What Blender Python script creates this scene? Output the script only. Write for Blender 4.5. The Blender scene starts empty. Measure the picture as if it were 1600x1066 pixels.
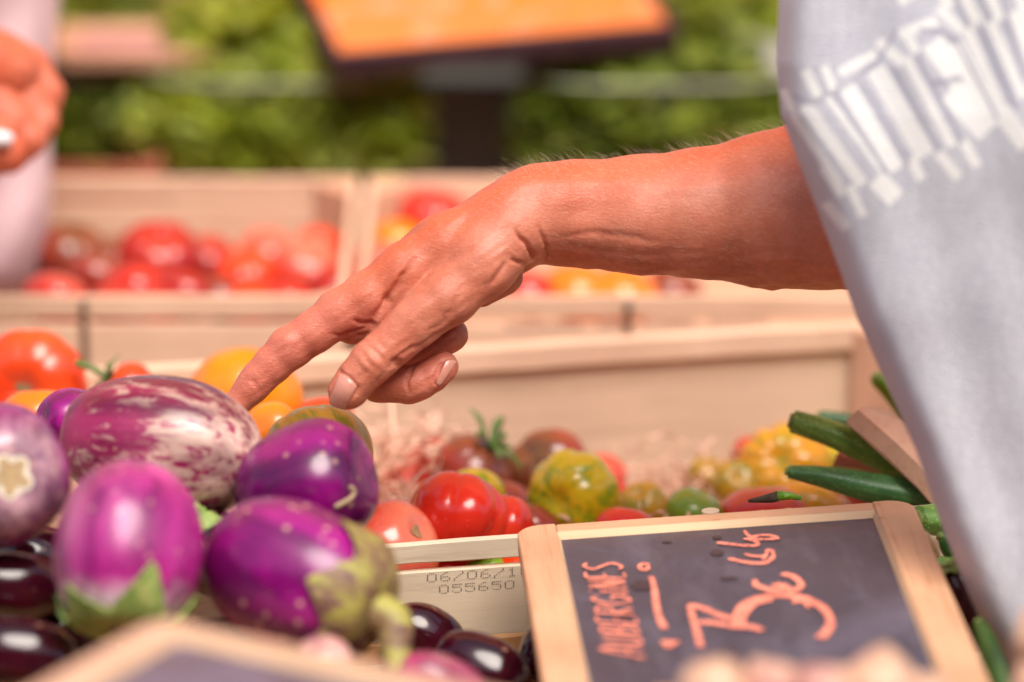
import bpy, math, random
import numpy as np
from mathutils import Vector, Matrix, noise as mnoise

# ------------------------------------------------------------------ camera, world, sun
SC = bpy.context.scene
COL = SC.collection
rad = math.radians
LENS, PITCH, CAMZ, FOCUS = 164.0, 18.0, 1.75, 2.2
cd = bpy.data.cameras.new('camera')
cam = bpy.data.objects.new('camera', cd)
COL.objects.link(cam)
cam.location = (0, 0, CAMZ)
cam.rotation_euler = (rad(90 - PITCH), 0, 0)
cd.lens = LENS
cd.sensor_width = 36
cd.clip_start = 0.05
cd.clip_end = 3000
cd.dof.use_dof = True
cd.dof.focus_distance = FOCUS
cd.dof.aperture_fstop = 3.0
SC.camera = cam
SUN_EL, SUN_AZ = 62.0, 160.0          # azimuth: the direction the light comes from, measured from +Y clockwise
w = bpy.data.worlds.new('World')
SC.world = w
w.use_nodes = True
wn = w.node_tree
bg = wn.nodes['Background']
sky = wn.nodes.new('ShaderNodeTexSky')
sky.sky_type = 'NISHITA'
sky.sun_disc = False
sky.sun_elevation = rad(SUN_EL)
sky.sun_rotation = rad(SUN_AZ)
sky.air_density = 1.3
sky.dust_density = 3.0
wn.links.new(sky.outputs[0], bg.inputs[0])
bg.inputs[1].default_value = 0.10
sd = bpy.data.lights.new('sun', 'SUN')
sun = bpy.data.objects.new('sun', sd)
COL.objects.link(sun)
sd.energy = 2.3
sd.angle = rad(36)
sd.color = (1.0, 0.92, 0.84)
_sv = Vector((math.sin(rad(SUN_AZ)) * math.cos(rad(SUN_EL)), math.cos(rad(SUN_AZ)) * math.cos(rad(SUN_EL)), math.sin(rad(SUN_EL))))
sun.rotation_euler = _sv.to_track_quat('Z', 'Y').to_euler()
sun.location = (2, -2, 5)
vs = SC.view_settings
SC.display_settings.display_device = 'sRGB'
vs.view_transform = 'Standard'
vs.look = 'None'
vs.exposure = 0.78
vs.gamma = 1
vs.use_curve_mapping = False
SC.cycles.use_denoising = True
SC.cycles.max_bounces = 8
SC.cycles.transparent_max_bounces = 12
SC.cycles.sample_clamp_indirect = 6

# ------------------------------------------------------------------ frame of reference (where the lens axis points)
FPX = LENS / 36 * 1600
_c, _s = math.cos(rad(PITCH)), math.sin(rad(PITCH))
CR, CF, CU = Vector((1, 0, 0)), Vector((0, _c, -_s)), Vector((0, _s, _c))
C0 = Vector((0, 0, CAMZ))


def P(px, py, d):
    return C0 + CF * d + CR * ((px - 800) / FPX * d) - CU * ((py - 533) / FPX * d)


def PZ(px, py, z):
    r = CF + CR * ((px - 800) / FPX) - CU * ((py - 533) / FPX)
    return C0 + r * ((z - CAMZ) / r.z)


def dirv(a, b, c):
    """right, down, away -> world"""
    return (CR * a - CU * b + CF * c).normalized()


rnd = random.Random(7)

# ------------------------------------------------------------------ object helpers


def tag(o, label=None, cat=None, group=None, kind=None):
    if label:
        o['label'] = label
    if cat:
        o['category'] = cat
    if group:
        o['group'] = group
    if kind:
        o['kind'] = kind
    return o


def empty(name, loc=(0, 0, 0), rot=None, label=None, cat=None, group=None):
    o = bpy.data.objects.new(name, None)
    COL.objects.link(o)
    o.empty_display_size = 0.02
    if rot is not None:
        o.matrix_world = Matrix.Translation(Vector(loc)) @ rot.to_4x4()
    else:
        o.location = loc
    tag(o, label, cat, group)
    return o


def mesh(name, verts, faces, mat=None, parent=None, smooth=True):
    me = bpy.data.meshes.new(name)
    if isinstance(verts, np.ndarray):
        verts = verts.tolist()
    if isinstance(faces, np.ndarray):
        faces = faces.tolist()
    me.from_pydata([tuple(v) for v in verts], [], faces)
    me.update()
    if smooth:
        me.polygons.foreach_set('use_smooth', [True] * len(me.polygons))
    o = bpy.data.objects.new(name, me)
    COL.objects.link(o)
    if mat:
        me.materials.append(mat)
    if parent:
        o.parent = parent
    return o


def boxgeo(x0, x1, y0, y1, z0, z1, bev=0.0006, nx=1, jit=0.0, seed=0):
    """bevelled board, long axis X, nx segments with a little jitter on its edges"""
    r = random.Random(seed)
    V, F = [], []
    b = min(bev, (y1 - y0) * .4, (z1 - z0) * .4, (x1 - x0) * .4)
    xs = [x0] + [x0 + b + (x1 - x0 - 2 * b) * i / nx for i in range(nx + 1)] + [x1]
    ring = lambda e: [(y0 + b + e, z0 + e), (y1 - b - e, z0 + e), (y1 - e, z0 + b + e), (y1 - e, z1 - b - e),
                      (y1 - b - e, z1 - e), (y0 + b + e, z1 - e), (y0 + e, z1 - b - e), (y0 + e, z0 + b + e)]
    for i, x in enumerate(xs):
        e = b * .6 if i in (0, len(xs) - 1) else 0
        jt = r.uniform(-jit, jit)
        jb = r.uniform(-jit, jit)
        for k, (y, z) in enumerate(ring(e)):
            V.append((x, y, z + (jt if z > (z0 + z1) / 2 else jb)))
    n = len(xs)
    for i in range(n - 1):
        for k in range(8):
            a, c = i * 8 + k, i * 8 + (k + 1) % 8
            F.append((a, c, c + 8, a + 8))
    F.append(tuple(range(7, -1, -1)))
    F.append(tuple((n - 1) * 8 + k for k in range(8)))
    return V, F


def board(name, dims, mat, parent, axis='X', nx=8, jit=0.0, seed=0, bev=0.0006):
    """dims = x0,x1,y0,y1,z0,z1 in the parent's frame; grain follows axis (mesh is built along local X)"""
    x0, x1, y0, y1, z0, z1 = dims
    if axis == 'X':
        V, F = boxgeo(x0, x1, y0, y1, z0, z1, bev, nx, jit, seed)
        cx = Vector(((x0 + x1) / 2, (y0 + y1) / 2, (z0 + z1) / 2))
        o = mesh(name, [Vector(v) - cx for v in V], F, mat, parent, False)
        o.location = cx
    elif axis == 'Y':
        V, F = boxgeo(-(y1 - y0) / 2, (y1 - y0) / 2, -(x1 - x0) / 2, (x1 - x0) / 2, -(z1 - z0) / 2, (z1 - z0) / 2, bev, nx, jit, seed)
        o = mesh(name, V, F, mat, parent, False)
        o.location = ((x0 + x1) / 2, (y0 + y1) / 2, (z0 + z1) / 2)
        o.rotation_euler = (0, 0, rad(90))
    else:
        V, F = boxgeo(-(z1 - z0) / 2, (z1 - z0) / 2, -(y1 - y0) / 2, (y1 - y0) / 2, -(x1 - x0) / 2, (x1 - x0) / 2, bev, nx, jit, seed)
        o = mesh(name, V, F, mat, parent, False)
        o.location = ((x0 + x1) / 2, (y0 + y1) / 2, (z0 + z1) / 2)
        o.rotation_euler = (0, rad(-90), 0)
    return o


def tubegeo(pts, rads, n=10, cap=True):
    V, F = [], []
    pts = [Vector(p) for p in pts]
    up = Vector((0.13, 0.21, 0.97)).normalized()
    for i, p in enumerate(pts):
        t = (pts[min(i + 1, len(pts) - 1)] - pts[max(i - 1, 0)]).normalized()
        a = t.cross(up)
        if a.length < 1e-4:
            a = t.cross(Vector((1, 0, 0)))
        a.normalize()
        b = t.cross(a)
        up = -b if (-b).dot(up) > 0 else b
        for k in range(n):
            an = 2 * math.pi * k / n
            V.append(p + (a * math.cos(an) + b * math.sin(an)) * rads[i])
    for i in range(len(pts) - 1):
        for k in range(n):
            a, c = i * n + k, i * n + (k + 1) % n
            F.append((a, c, c + n, a + n))
    if cap:
        F.append(tuple(range(n - 1, -1, -1)))
        F.append(tuple((len(pts) - 1) * n + k for k in range(n)))
    return V, F


def spline(pts, n):
    """Catmull-Rom through points (any dimension)"""
    A = np.array(pts, float)
    m = len(A)
    out = []
    for i in range(n):
        t = i / (n - 1) * (m - 1)
        k = min(int(t), m - 2)
        f = t - k
        p0, p1, p2, p3 = A[max(k - 1, 0)], A[k], A[k + 1], A[min(k + 2, m - 1)]
        out.append(0.5 * (2 * p1 + (p2 - p0) * f + (2 * p0 - 5 * p1 + 4 * p2 - p3) * f * f + (3 * p1 - p0 - 3 * p2 + p3) * f ** 3))
    return np.array(out)


def joing(parts):
    V, F = [], []
    for v, f in parts:
        b = len(V)
        V += [tuple(x) for x in v]
        F += [tuple(i + b for i in q) for q in f]
    return V, F

# ------------------------------------------------------------------ material helpers


class M:
    def __init__(s, name):
        s.m = bpy.data.materials.new(name)
        s.m.use_nodes = True
        s.t = s.m.node_tree
        s.b = s.t.nodes['Principled BSDF']
        s.tc = s.t.nodes.new('ShaderNodeTexCoord')

    def n(s, kind, **kw):
        x = s.t.nodes.new(kind)
        for k, v in kw.items():
            if k.startswith('i_'):
                x.inputs[k[2:].replace('_', ' ')].default_value = v
            else:
                setattr(x, k, v)
        return x

    def l(s, a, b):
        s.t.links.new(a, b)

    def mapping(s, scale=(1, 1, 1), src='Object', loc=(0, 0, 0), rot=(0, 0, 0)):
        x = s.n('ShaderNodeMapping')
        x.inputs['Scale'].default_value = scale
        x.inputs['Location'].default_value = loc
        x.inputs['Rotation'].default_value = rot
        s.l(s.tc.outputs[src], x.inputs[0])
        return x.outputs[0]

    def noise(s, vec, scale, detail=4, rough=.55, dist=0):
        x = s.n('ShaderNodeTexNoise')
        x.inputs['Scale'].default_value = scale
        x.inputs['Detail'].default_value = detail
        x.inputs['Roughness'].default_value = rough
        x.inputs['Distortion'].default_value = dist
        if vec is not None:
            s.l(vec, x.inputs['Vector'])
        return x.outputs[0]

    def voro(s, vec, scale, feature='F1'):
        x = s.n('ShaderNodeTexVoronoi', feature=feature)
        x.inputs['Scale'].default_value = scale
        s.l(vec, x.inputs['Vector'])
        return x.outputs['Distance']

    def ramp(s, fac, stops, interp='LINEAR'):
        x = s.n('ShaderNodeValToRGB')
        x.color_ramp.interpolation = interp
        e = x.color_ramp.elements
        while len(e) > 1:
            e.remove(e[-1])
        for i, (p, c) in enumerate(stops):
            if not isinstance(c, (tuple, list)):
                c = (c, c, c)
            k = e[0] if i == 0 else e.new(p)
            k.position = p
            k.color = (*c, 1)
        s.l(fac, x.inputs[0])
        return x.outputs[0]

    def mix(s, fac, a, b, mode='MIX'):
        x = s.n('ShaderNodeMix', data_type='RGBA', blend_type=mode)
        for sock, v in ((x.inputs[0], fac), (x.inputs[6], a), (x.inputs[7], b)):
            if hasattr(v, 'is_output'):
                s.l(v, sock)
            elif isinstance(v, (tuple, list)):
                sock.default_value = (*v, 1)
            else:
                sock.default_value = v
        return x.outputs[2]

    def math(s, op, a, b=None):
        x = s.n('ShaderNodeMath', operation=op)
        for sock, v in ((x.inputs[0], a), (x.inputs[1], b)):
            if v is None:
                continue
            if hasattr(v, 'is_output'):
                s.l(v, sock)
            else:
                sock.default_value = v
        return x.outputs[0]

    def sep(s, axis=0, src='Object'):
        x = s.n('ShaderNodeSeparateXYZ')
        s.l(s.tc.outputs[src], x.inputs[0])
        return x.outputs[axis]

    def attr(s, name, out='Color'):
        x = s.n('ShaderNodeAttribute', attribute_name=name)
        return x.outputs[out]

    def bump(s, h, strength=.3, dist=.001, nrm=None):
        x = s.n('ShaderNodeBump')
        x.inputs['Strength'].default_value = strength
        x.inputs['Distance'].default_value = dist
        s.l(h, x.inputs['Height'])
        if nrm is not None:
            s.l(nrm, x.inputs['Normal'])
        s.l(x.outputs[0], s.b.inputs['Normal'])
        return x.outputs[0]

    def set(s, **kw):
        for k, v in kw.items():
            sock = s.b.inputs[k.replace('_', ' ')]
            if hasattr(v, 'is_output'):
                s.l(v, sock)
            elif isinstance(v, (tuple, list)) and len(v) == 3 and sock.type == 'RGBA':
                sock.default_value = (*v, 1)
            else:
                sock.default_value = v
        return s.m


def wood(name, ca, cb, grain=1.0, rough=.62, stain=None):
    m = M(name)
    oi = m.n('ShaderNodeObjectInfo')
    add = m.n('ShaderNodeVectorMath', operation='ADD')
    sc = m.n('ShaderNodeVectorMath', operation='SCALE')
    cmb = m.n('ShaderNodeCombineXYZ')
    for i in range(3):
        m.l(oi.outputs['Random'], cmb.inputs[i])
    m.l(cmb.outputs[0], sc.inputs[0])
    sc.inputs['Scale'].default_value = 7.3
    m.l(m.tc.outputs['Object'], add.inputs[0])
    m.l(sc.outputs[0], add.inputs[1])
    mp = m.n('ShaderNodeMapping')
    mp.inputs['Scale'].default_value = (1.2, 26, 26)
    m.l(add.outputs[0], mp.inputs[0])
    v = mp.outputs[0]
    n1 = m.noise(v, 9 * grain, 5, .6, .6)
    n2 = m.noise(v, 55 * grain, 3, .7)
    big = m.noise(add.outputs[0], 14, 3, .5)
    fac = m.mix(.35, n1, n2)
    col = m.ramp(fac, [(.32, tuple(c * .88 for c in cb)), (.47, ca), (.70, tuple(min(1, c * 1.06) for c in ca))])
    kn_ = m.n('ShaderNodeMapping')
    kn_.inputs['Scale'].default_value = (.35, 1, 1)
    m.l(add.outputs[0], kn_.inputs[0])
    kd = m.voro(kn_.outputs[0], 16)
    col = m.mix(m.ramp(kd, [(.05, .6), (.11, 0.0)]), col, tuple(c * .55 for c in cb))
    col = m.mix(m.ramp(big, [(.35, 0.0), (.7, .55)]), col, tuple(c * .82 for c in cb))
    if stain:
        sp = m.noise(add.outputs[0], 45, 2, .5)
        col = m.mix(m.ramp(sp, [(.68, 0.0), (.74, .7)]), col, stain)
    m.bump(fac, .35, .0006)
    return m.set(Base_Color=col, Roughness=rough, Specular_IOR_Level=.25)


def plain(name, col, rough=.5, var=.15, scale=40, **kw):
    m = M(name)
    nz = m.noise(m.mapping(), scale, 4)
    c = m.mix(m.ramp(nz, [(.3, 0.0), (.7, 1.0)]), tuple(x * (1 - var) for x in col), tuple(min(1, x * (1 + var)) for x in col))
    m.bump(nz, .15, .0005)
    return m.set(Base_Color=c, Roughness=rough, **kw)


W_PALE = wood('pale_poplar_wood', (.82, .57, .40), (.71, .45, .30))
W_STRIP = wood('bevel_wood', (.78, .52, .31), (.70, .44, .25))
W_SHADED = wood('shaded_board_wood', (.73, .53, .375), (.64, .44, .30))  # back panel under the rail: its shade is put into the wood colour
W_FRONT = wood('crate_front_wood', (.74, .62, .46), (.62, .50, .35))
W_PINK = wood('pinkish_wood', (.70, .42, .28), (.58, .32, .20))
W_FRAME = wood('sign_frame_wood', (.70, .40, .23), (.54, .26, .13), .6, stain=(.50, .20, .08))
W_ORANGE = wood('orange_wood', (.55, .30, .13), (.45, .22, .09))
W_RED = wood('red_brown_wood', (.52, .19, .11), (.42, .14, .08))


# ------------------------------------------------------------------ numpy noise + implicit surfaces
_rs = np.random.RandomState(3)
_lat = _rs.rand(32, 32, 32).astype(np.float32)


def vnoise(x, y, z):
    x, y, z = np.broadcast_arrays(x, y, z)
    xi, yi, zi = np.floor(x).astype(int), np.floor(y).astype(int), np.floor(z).astype(int)
    fx, fy, fz = x - xi, y - yi, z - zi
    fx, fy, fz = [f * f * (3 - 2 * f) for f in (fx, fy, fz)]
    o = 0
    for a in (0, 1):
        for b in (0, 1):
            for c in (0, 1):
                o = o + _lat[(xi + a) & 31, (yi + b) & 31, (zi + c) & 31] * (fx if a else 1 - fx) * (fy if b else 1 - fy) * (fz if c else 1 - fz)
    return o - .5


def smin(a, b, k):
    h = np.clip(.5 + .5 * (b - a) / k, 0, 1)
    return b + (a - b) * h - k * h * (1 - h)


class Vol:
    def __init__(s, lo, hi, h):
        s.lo, s.h = np.array(lo, np.float32), h
        s.n = [int((hi[i] - lo[i]) / h) + 1 for i in range(3)]
        s.ax = [(lo[i] + h * np.arange(s.n[i])).astype(np.float32) for i in range(3)]
        s.d = np.full(s.n, 60, np.float32)

    def seg(s, p0, p1, k=8, flat=1.0, kf=None, pad=None):
        """rounded cone from p0=(x,y,z,r) to p1; flat = depth radius / in-plane radius"""
        rm = max(p0[3], p1[3])
        pad = k + 14 if pad is None else pad
        sl = []
        for i in range(3):
            e = rm * (flat if i == 2 else 1) + pad
            a = max(0, int((min(p0[i], p1[i]) - e - s.lo[i]) / s.h))
            b = min(s.n[i], int((max(p0[i], p1[i]) + e - s.lo[i]) / s.h) + 2)
            if b <= a:
                return
            sl.append(slice(a, b))
        sl = tuple(sl)
        X = s.ax[0][sl[0]][:, None, None]
        Y = s.ax[1][sl[1]][None, :, None]
        Z = s.ax[2][sl[2]][None, None, :]
        v = np.array(p1[:3], np.float32) - np.array(p0[:3], np.float32)
        L2 = float(v @ v) + 1e-6
        t = np.clip(((X - p0[0]) * v[0] + (Y - p0[1]) * v[1] + (Z - p0[2]) * v[2]) / L2, 0, 1)
        qx, qy, qz = X - p0[0] - t * v[0], Y - p0[1] - t * v[1], (Z - p0[2] - t * v[2]) / flat
        d = np.sqrt(qx * qx + qy * qy + qz * qz) - (p0[3] + (p1[3] - p0[3]) * t)
        kk = k if kf is None else kf(X, Y, Z)
        s.d[sl] = smin(s.d[sl], d, kk)

    def chain(s, pts, k=8, flat=1.0, kf=None):
        for a, b in zip(pts[:-1], pts[1:]):
            s.seg(a, b, k, flat, kf)

    def net(s):
        """surface nets -> verts (grid units scaled), quads"""
        d = s.d
        ins = d < 0
        nx, ny, nz = s.n
        c = np.zeros((nx - 1, ny - 1, nz - 1), np.int8)
        for a in (0, 1):
            for b in (0, 1):
                for e in (0, 1):
                    c += ins[a:nx - 1 + a, b:ny - 1 + b, e:nz - 1 + e]
        act = (c > 0) & (c < 8)
        idx = np.argwhere(act)
        ids = -np.ones(act.shape, np.int64)
        ids[act] = np.arange(len(idx))
        acc = np.zeros((len(idx), 3))
        cnt = np.zeros(len(idx))
        corners = [(a, b, e) for a in (0, 1) for b in (0, 1) for e in (0, 1)]
        vals = {q: d[idx[:, 0] + q[0], idx[:, 1] + q[1], idx[:, 2] + q[2]] for q in corners}
        for q in corners:
            for axn in range(3):
                if q[axn] == 1:
                    continue
                r = list(q)
                r[axn] = 1
                r = tuple(r)
                va, vb = vals[q], vals[r]
                m = (va < 0) != (vb < 0)
                t = va[m] / (va[m] - vb[m])
                pt = np.tile(np.array(q, float), (m.sum(), 1))
                pt[:, axn] += t
                acc[m] += pt
                cnt[m] += 1
        V = (idx + acc / cnt[:, None]) * s.h + s.lo
        Q = []
        for axn in range(3):
            o = [(0, 0, 0), (0, 0, 0), (0, 0, 0)]
            u, v = (axn + 1) % 3, (axn + 2) % 3
            s0 = [slice(1, -1)] * 3
            s0[axn] = slice(0, -1)
            s1 = [slice(1, -1)] * 3
            s1[axn] = slice(1, None)
            A, B = ins[tuple(s0)], ins[tuple(s1)]
            for m, flip in ((A & ~B, False), (~A & B, True)):
                e = np.argwhere(m)
                if not len(e):
                    continue
                base = e.copy()
                base[:, u] += 1
                base[:, v] += 1
                g = []
                for du, dv in ((-1, -1), (0, -1), (0, 0), (-1, 0)):
                    cc = base.copy()
                    cc[:, u] += du
                    cc[:, v] += dv
                    g.append(ids[cc[:, 0], cc[:, 1], cc[:, 2]])
                q = np.stack(g, 1)
                if flip:
                    q = q[:, ::-1]
                Q.append(q)
        Q = np.concatenate(Q)
        return V, Q[(Q >= 0).all(1)]


def vnormals(V, Q):
    n = np.cross(V[Q[:, 2]] - V[Q[:, 0]], V[Q[:, 3]] - V[Q[:, 1]])
    N = np.zeros_like(V)
    for k in range(4):
        for a in range(3):
            N[:, a] += np.bincount(Q[:, k], n[:, a], len(V))
    return N / (np.linalg.norm(N, axis=1)[:, None] + 1e-9)


def relax(V, Q, it=2, f=.5):
    for _ in range(it):
        A = np.zeros_like(V)
        c = np.zeros(len(V))
        for a, b in ((0, 1), (1, 2), (2, 3), (3, 0)):
            for i, j in ((a, b), (b, a)):
                c += np.bincount(Q[:, i], minlength=len(V))
                for x in range(3):
                    A[:, x] += np.bincount(Q[:, i], V[Q[:, j], x], len(V))
        V = V * (1 - f) + f * A / np.maximum(c, 1)[:, None]
    return V


def pldist(x, y, pl):
    """distance to polyline and the falloff towards its ends"""
    best = np.full(x.shape, 1e9)
    for (ax_, ay), (bx, by) in zip(pl[:-1], pl[1:]):
        vx, vy = bx - ax_, by - ay
        t = np.clip(((x - ax_) * vx + (y - ay) * vy) / (vx * vx + vy * vy), 0, 1)
        best = np.minimum(best, np.hypot(x - ax_ - t * vx, y - ay - t * vy))
    return best


# ------------------------------------------------------------------ setting: ground, stall tables
gm = M('paving_material')
gn = gm.noise(gm.mapping(), 6, 6)
ground = mesh('ground', [(-400, -400, 0), (400, -400, 0), (400, 400, 0), (-400, 400, 0)], [(0, 1, 2, 3)],
              gm.set(Base_Color=gm.ramp(gn, [(.3, (.16, .15, .14)), (.7, (.26, .24, .22))]), Roughness=.85))
tag(ground, kind='structure')

W_TABLE = wood('table_wood', (.30, .20, .12), (.2, .13, .08))
CLOTH_DK = plain('dark_cloth', (.02, .02, .024), .9)


def table(name, x0, x1, y0, y1, z, label):
    t = empty(name, ((x0 + x1) / 2, (y0 + y1) / 2, 0), label=label, cat='table', group='trestle tables of the market stall')
    hx, hy = (x1 - x0) / 2, (y1 - y0) / 2
    board('tabletop', (-hx, hx, -hy, hy, z - .02, z), W_TABLE, t)
    for sx in (-1, 1):
        for sy in (-1, 1):
            cx, cy = sx * (hx - .05), sy * (hy - .05)
            board('leg', (cx - .02, cx + .02, cy - .02, cy + .02, 0.002, z - .021), W_TABLE, t, 'Z')
    return t


table('stall_table', -.9, 1.0, 1.50, 2.06, .815, 'front stall table under the crate of purple eggplants')
table('stall_table', -.9, 1.0, 2.07, 2.90, .862, 'middle stall table under the tomato crates')
table('stall_table', -.9, 1.0, 2.91, 3.60, .905, 'back stall table under the tubs of salad')

# unseen awning added over the stall for its orange top light
am = M('awning_cloth')
amx = am.math('MULTIPLY', am.sep(0), 1.0)
an = am.noise(am.mapping(), 3, 3)
am.set(Base_Color=am.ramp(an, [(.3, (.75, .26, .12)), (.7, (.82, .34, .16))]), Roughness=.8)
tr = am.n('ShaderNodeBsdfTranslucent')
tr.inputs[0].default_value = (.95, .42, .22, 1)
mx = am.n('ShaderNodeMixShader')
mx.inputs[0].default_value = .6
am.l(am.b.outputs[0], mx.inputs[1])
am.l(tr.outputs[0], mx.inputs[2])
am.l(mx.outputs[0], am.t.nodes['Material Output'].inputs[0])
aw = empty('added_awning', (0, 4.35, 2.35), label='unseen orange cloth awning added over the stall to shape its light', cat='awning')
AV, AF = [], []
NXA, NYA = 24, 16
for j in range(NYA + 1):
    for i in range(NXA + 1):
        x = -2.4 + 4.8 * i / NXA
        y = -1.9 + 4.4 * j / NYA
        AV.append((x, y, .12 * math.sin(math.pi * j / NYA) + .015 * math.cos(i * 1.57) - .1 * (1 - j / NYA)))
for j in range(NYA):
    for i in range(NXA):
        a = j * (NXA + 1) + i
        AF.append((a, a + 1, a + NXA + 2, a + NXA + 1))
mesh('canopy', AV, AF, am.m, aw)
for sx in (-1, 1):
    for yy in (-1.85, 2.45):
        V, F = tubegeo([(sx * 2.35, yy, -2.34), (sx * 2.35, yy, -.08)], [.02, .02], 12)
        mesh('pole', V, F, plain('pole_metal', (.5, .5, .5), .4, Metallic=1.0), aw)

# unseen dark house front added behind the camera to block low sky
HP = plain('blocker_plaster', (.10, .085, .07), .9)
HG = plain('window_glass_dark', (.03, .03, .035), .2)
hs = empty('sky_blocker_house', (0, -6, 0), label='unseen dark house front added behind the camera to block the sky', cat='house')
board('wall', (-16, 16, -.3, 0, 0.003, 6.6), HP, hs)
board('roof', (-16.4, 16.4, -4, .5, 6.603, 6.8), plain('roof_tiles', (.2, .09, .06), .8), hs)
for i_ in range(-5, 6):
    for z_ in (1.0, 4.2):
        wf = board('window', (i_ * 2.8 - .55, i_ * 2.8 + .55, .003, .06, z_, z_ + 1.4), HP, hs)
        wp_ = board('pane', (-.45, .45, .032, .04, -.6, .6), HG, wf)

# ------------------------------------------------------------------ crates
STAPLE = plain('staple_metal', (.35, .34, .33), .35, Metallic=1.0)
INK = plain('printing_ink', (.045, .042, .05), .8)


def crate(origin, ang, L, Wd, H, label, wd=None, wp=None, rail=.0100, gap=.0042, cat='crate', group='wooden produce crates on the stall', seed=0, posts=.022, wb=None):
    """origin = outer front-left corner of the rim; X along the front, Y away from the camera"""
    wd = wd or W_PALE
    wp = wp or W_PINK
    t = empty('wooden_crate', origin, Matrix.Rotation(ang, 3, 'Z'), label, cat, group)
    th = .0045
    # long sides
    for nm, y0, y1 in (('front', 0, th), ('back', Wd - th, Wd)):
        bk = nm == 'back' and wb is not None
        board('rail', (0, L, y0 - (.005 if bk else 0), y1, -rail - (.003 if bk else 0), 0), wb[0] if bk else wd, t, nx=22, jit=.00035, seed=seed + 1)
        board('side_board', (0, L, y0, y1, -H, -rail - (.0035 if bk else gap)), wb[1] if bk else wd, t, nx=22, jit=.0003, seed=seed + 2)
    for x0, x1 in ((0, th), (L - th, L)):
        board('rail', (x0, x1, th + .0003, Wd - th - .0003, -rail - .004, -.0006), wd, t, 'Y', nx=12, jit=.0003, seed=seed + 3)
        board('end_board', (x0, x1, th + .0003, Wd - th - .0003, -H, -rail - .004 - gap), wd, t, 'Y', nx=12, seed=seed + 4)
    # triangular corner posts
    for sx in (0, 1):
        for sy in (0, 1):
            cx = th + .0004 if sx == 0 else L - th - .0004
            cy = th + .0004 if sy == 0 else Wd - th - .0004 - (.005 if wb else 0)
            dx = posts if sx == 0 else -posts
            dy = posts if sy == 0 else -posts
            z0, z1 = -H, -.003
            V = [(cx, cy, z0), (cx + dx, cy, z0), (cx, cy + dy, z0), (cx, cy, z1), (cx + dx, cy, z1), (cx, cy + dy, z1)]
            F = [(0, 2, 1), (3, 4, 5), (0, 1, 4, 3), (1, 2, 5, 4), (2, 0, 3, 5)]
            if dx * dy < 0:
                F = [f[::-1] for f in F]
            # local X up for the grain
            mid = Vector((cx, cy, (z0 + z1) / 2))
            R = Matrix.Rotation(rad(-90), 3, 'Y')
            Ri = R.transposed()
            o = mesh('corner_post', [Ri @ (Vector(v) - mid) for v in V], F, wp, t, False)
            o.location = mid
            o.rotation_euler = R.to_euler()
    n = 6
    for i in range(n):
        a = th + .001 + (Wd - 2 * th - .002) * i / n
        b = th + .001 + (Wd - 2 * th - .002) * (i + .86) / n
        board('floor_slat', (th + posts, L - th - posts, a, b, -H + .001, -H + .005), wd, t)
    return t


ANG = rad(11.3)
RZ = .98
# tomato crate: front rim runs through the two points measured on it
pA = PZ(815, 839, RZ)
dX = Vector((math.cos(ANG), math.sin(ANG), 0))
dY = Vector((-math.sin(ANG), math.cos(ANG), 0))
back_r = PZ(1400, 497, RZ)                       # back right corner
Wd1 = (back_r - pA).dot(dY)
Xr = (back_r - pA).dot(dX)
L1 = .50
org1 = pA + dX * (Xr - L1)
crate1 = crate(org1, ANG, L1, Wd1, .116, 'pale wooden crate of mixed tomatoes with a printed date on its front board', W_FRONT, W_PINK, seed=4, wb=(W_PALE, W_SHADED))


def c1(v):
    """world -> crate 1 frame"""
    d = Vector(v) - org1
    return Vector((d.dot(dX), d.dot(dY), d.z))


# the date, printed in dots on the side board
FONT = {'0': '01110 10001 10001 10001 10001 10001 01110', '1': '00100 01100 00100 00100 00100 00100 01110',
        '5': '11111 10000 11110 00001 00001 10001 01110', '6': '00110 01000 10000 11110 10001 10001 01110',
        '8': '01110 10001 10001 01110 10001 10001 01110', '/': '00001 00001 00010 00100 01000 10000 10000'}


def dots(text, x0, z0, hgt, adv, name='printed_date'):
    V, F = [], []
    c = hgt / 7
    for k, ch in enumerate(text):
        rows = FONT[ch].split()
        for r, row in enumerate(rows):
            for q, bit in enumerate(row):
                if bit == '1':
                    for sub in range(2):
                        x = x0 + k * adv + q * adv * .158 + rnd.uniform(-.1, .1) * c + (sub - .5) * c * .45
                        z = z0 + hgt - r * c + rnd.uniform(-.1, .1) * c
                        s = c * .25
                        b = len(V)
                        V += [(x - s, -.0003, z - s), (x + s, -.0003, z - s), (x + s, -.0003, z + s), (x - s, -.0003, z + s)]
                        F.append((b, b + 1, b + 2, b + 3))
    return mesh(name, V, F, INK, crate1, False)


def on_front(px, py):
    """pixel -> point on the crate's front plane, in crate frame"""
    r = CF + CR * ((px - 800) / FPX) - CU * ((py - 533) / FPX)
    t = (org1 - C0).dot(dY) / r.dot(dY)
    return c1(C0 + r * t)


q0, q1 = on_front(668, 911), on_front(800, 899)
dots('06/06/18', q0.x, q0.z, .0046, (q1.x - q0.x) / 6.3)
q0, q1 = on_front(687, 929), on_front(808, 919)
dots('055650', q0.x, q0.z, .0046, (q1.x - q0.x) / 5.9)
q0 = on_front(601, 868)
mesh('printed_mark', [(q0.x, -.0003, q0.z + .003), (q0.x + .0022, -.0003, q0.z + .003), (q0.x + .0022, -.0003, q0.z + .0023), (q0.x + .0014, -.0003, q0.z + .0023),
                      (q0.x + .0014, -.0003, q0.z), (q0.x + .0007, -.0003, q0.z), (q0.x + .0007, -.0003, q0.z + .0023), (q0.x, -.0003, q0.z + .0023)],
     [(0, 7, 6, 5, 4, 3, 2, 1)], INK, crate1, False)

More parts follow.
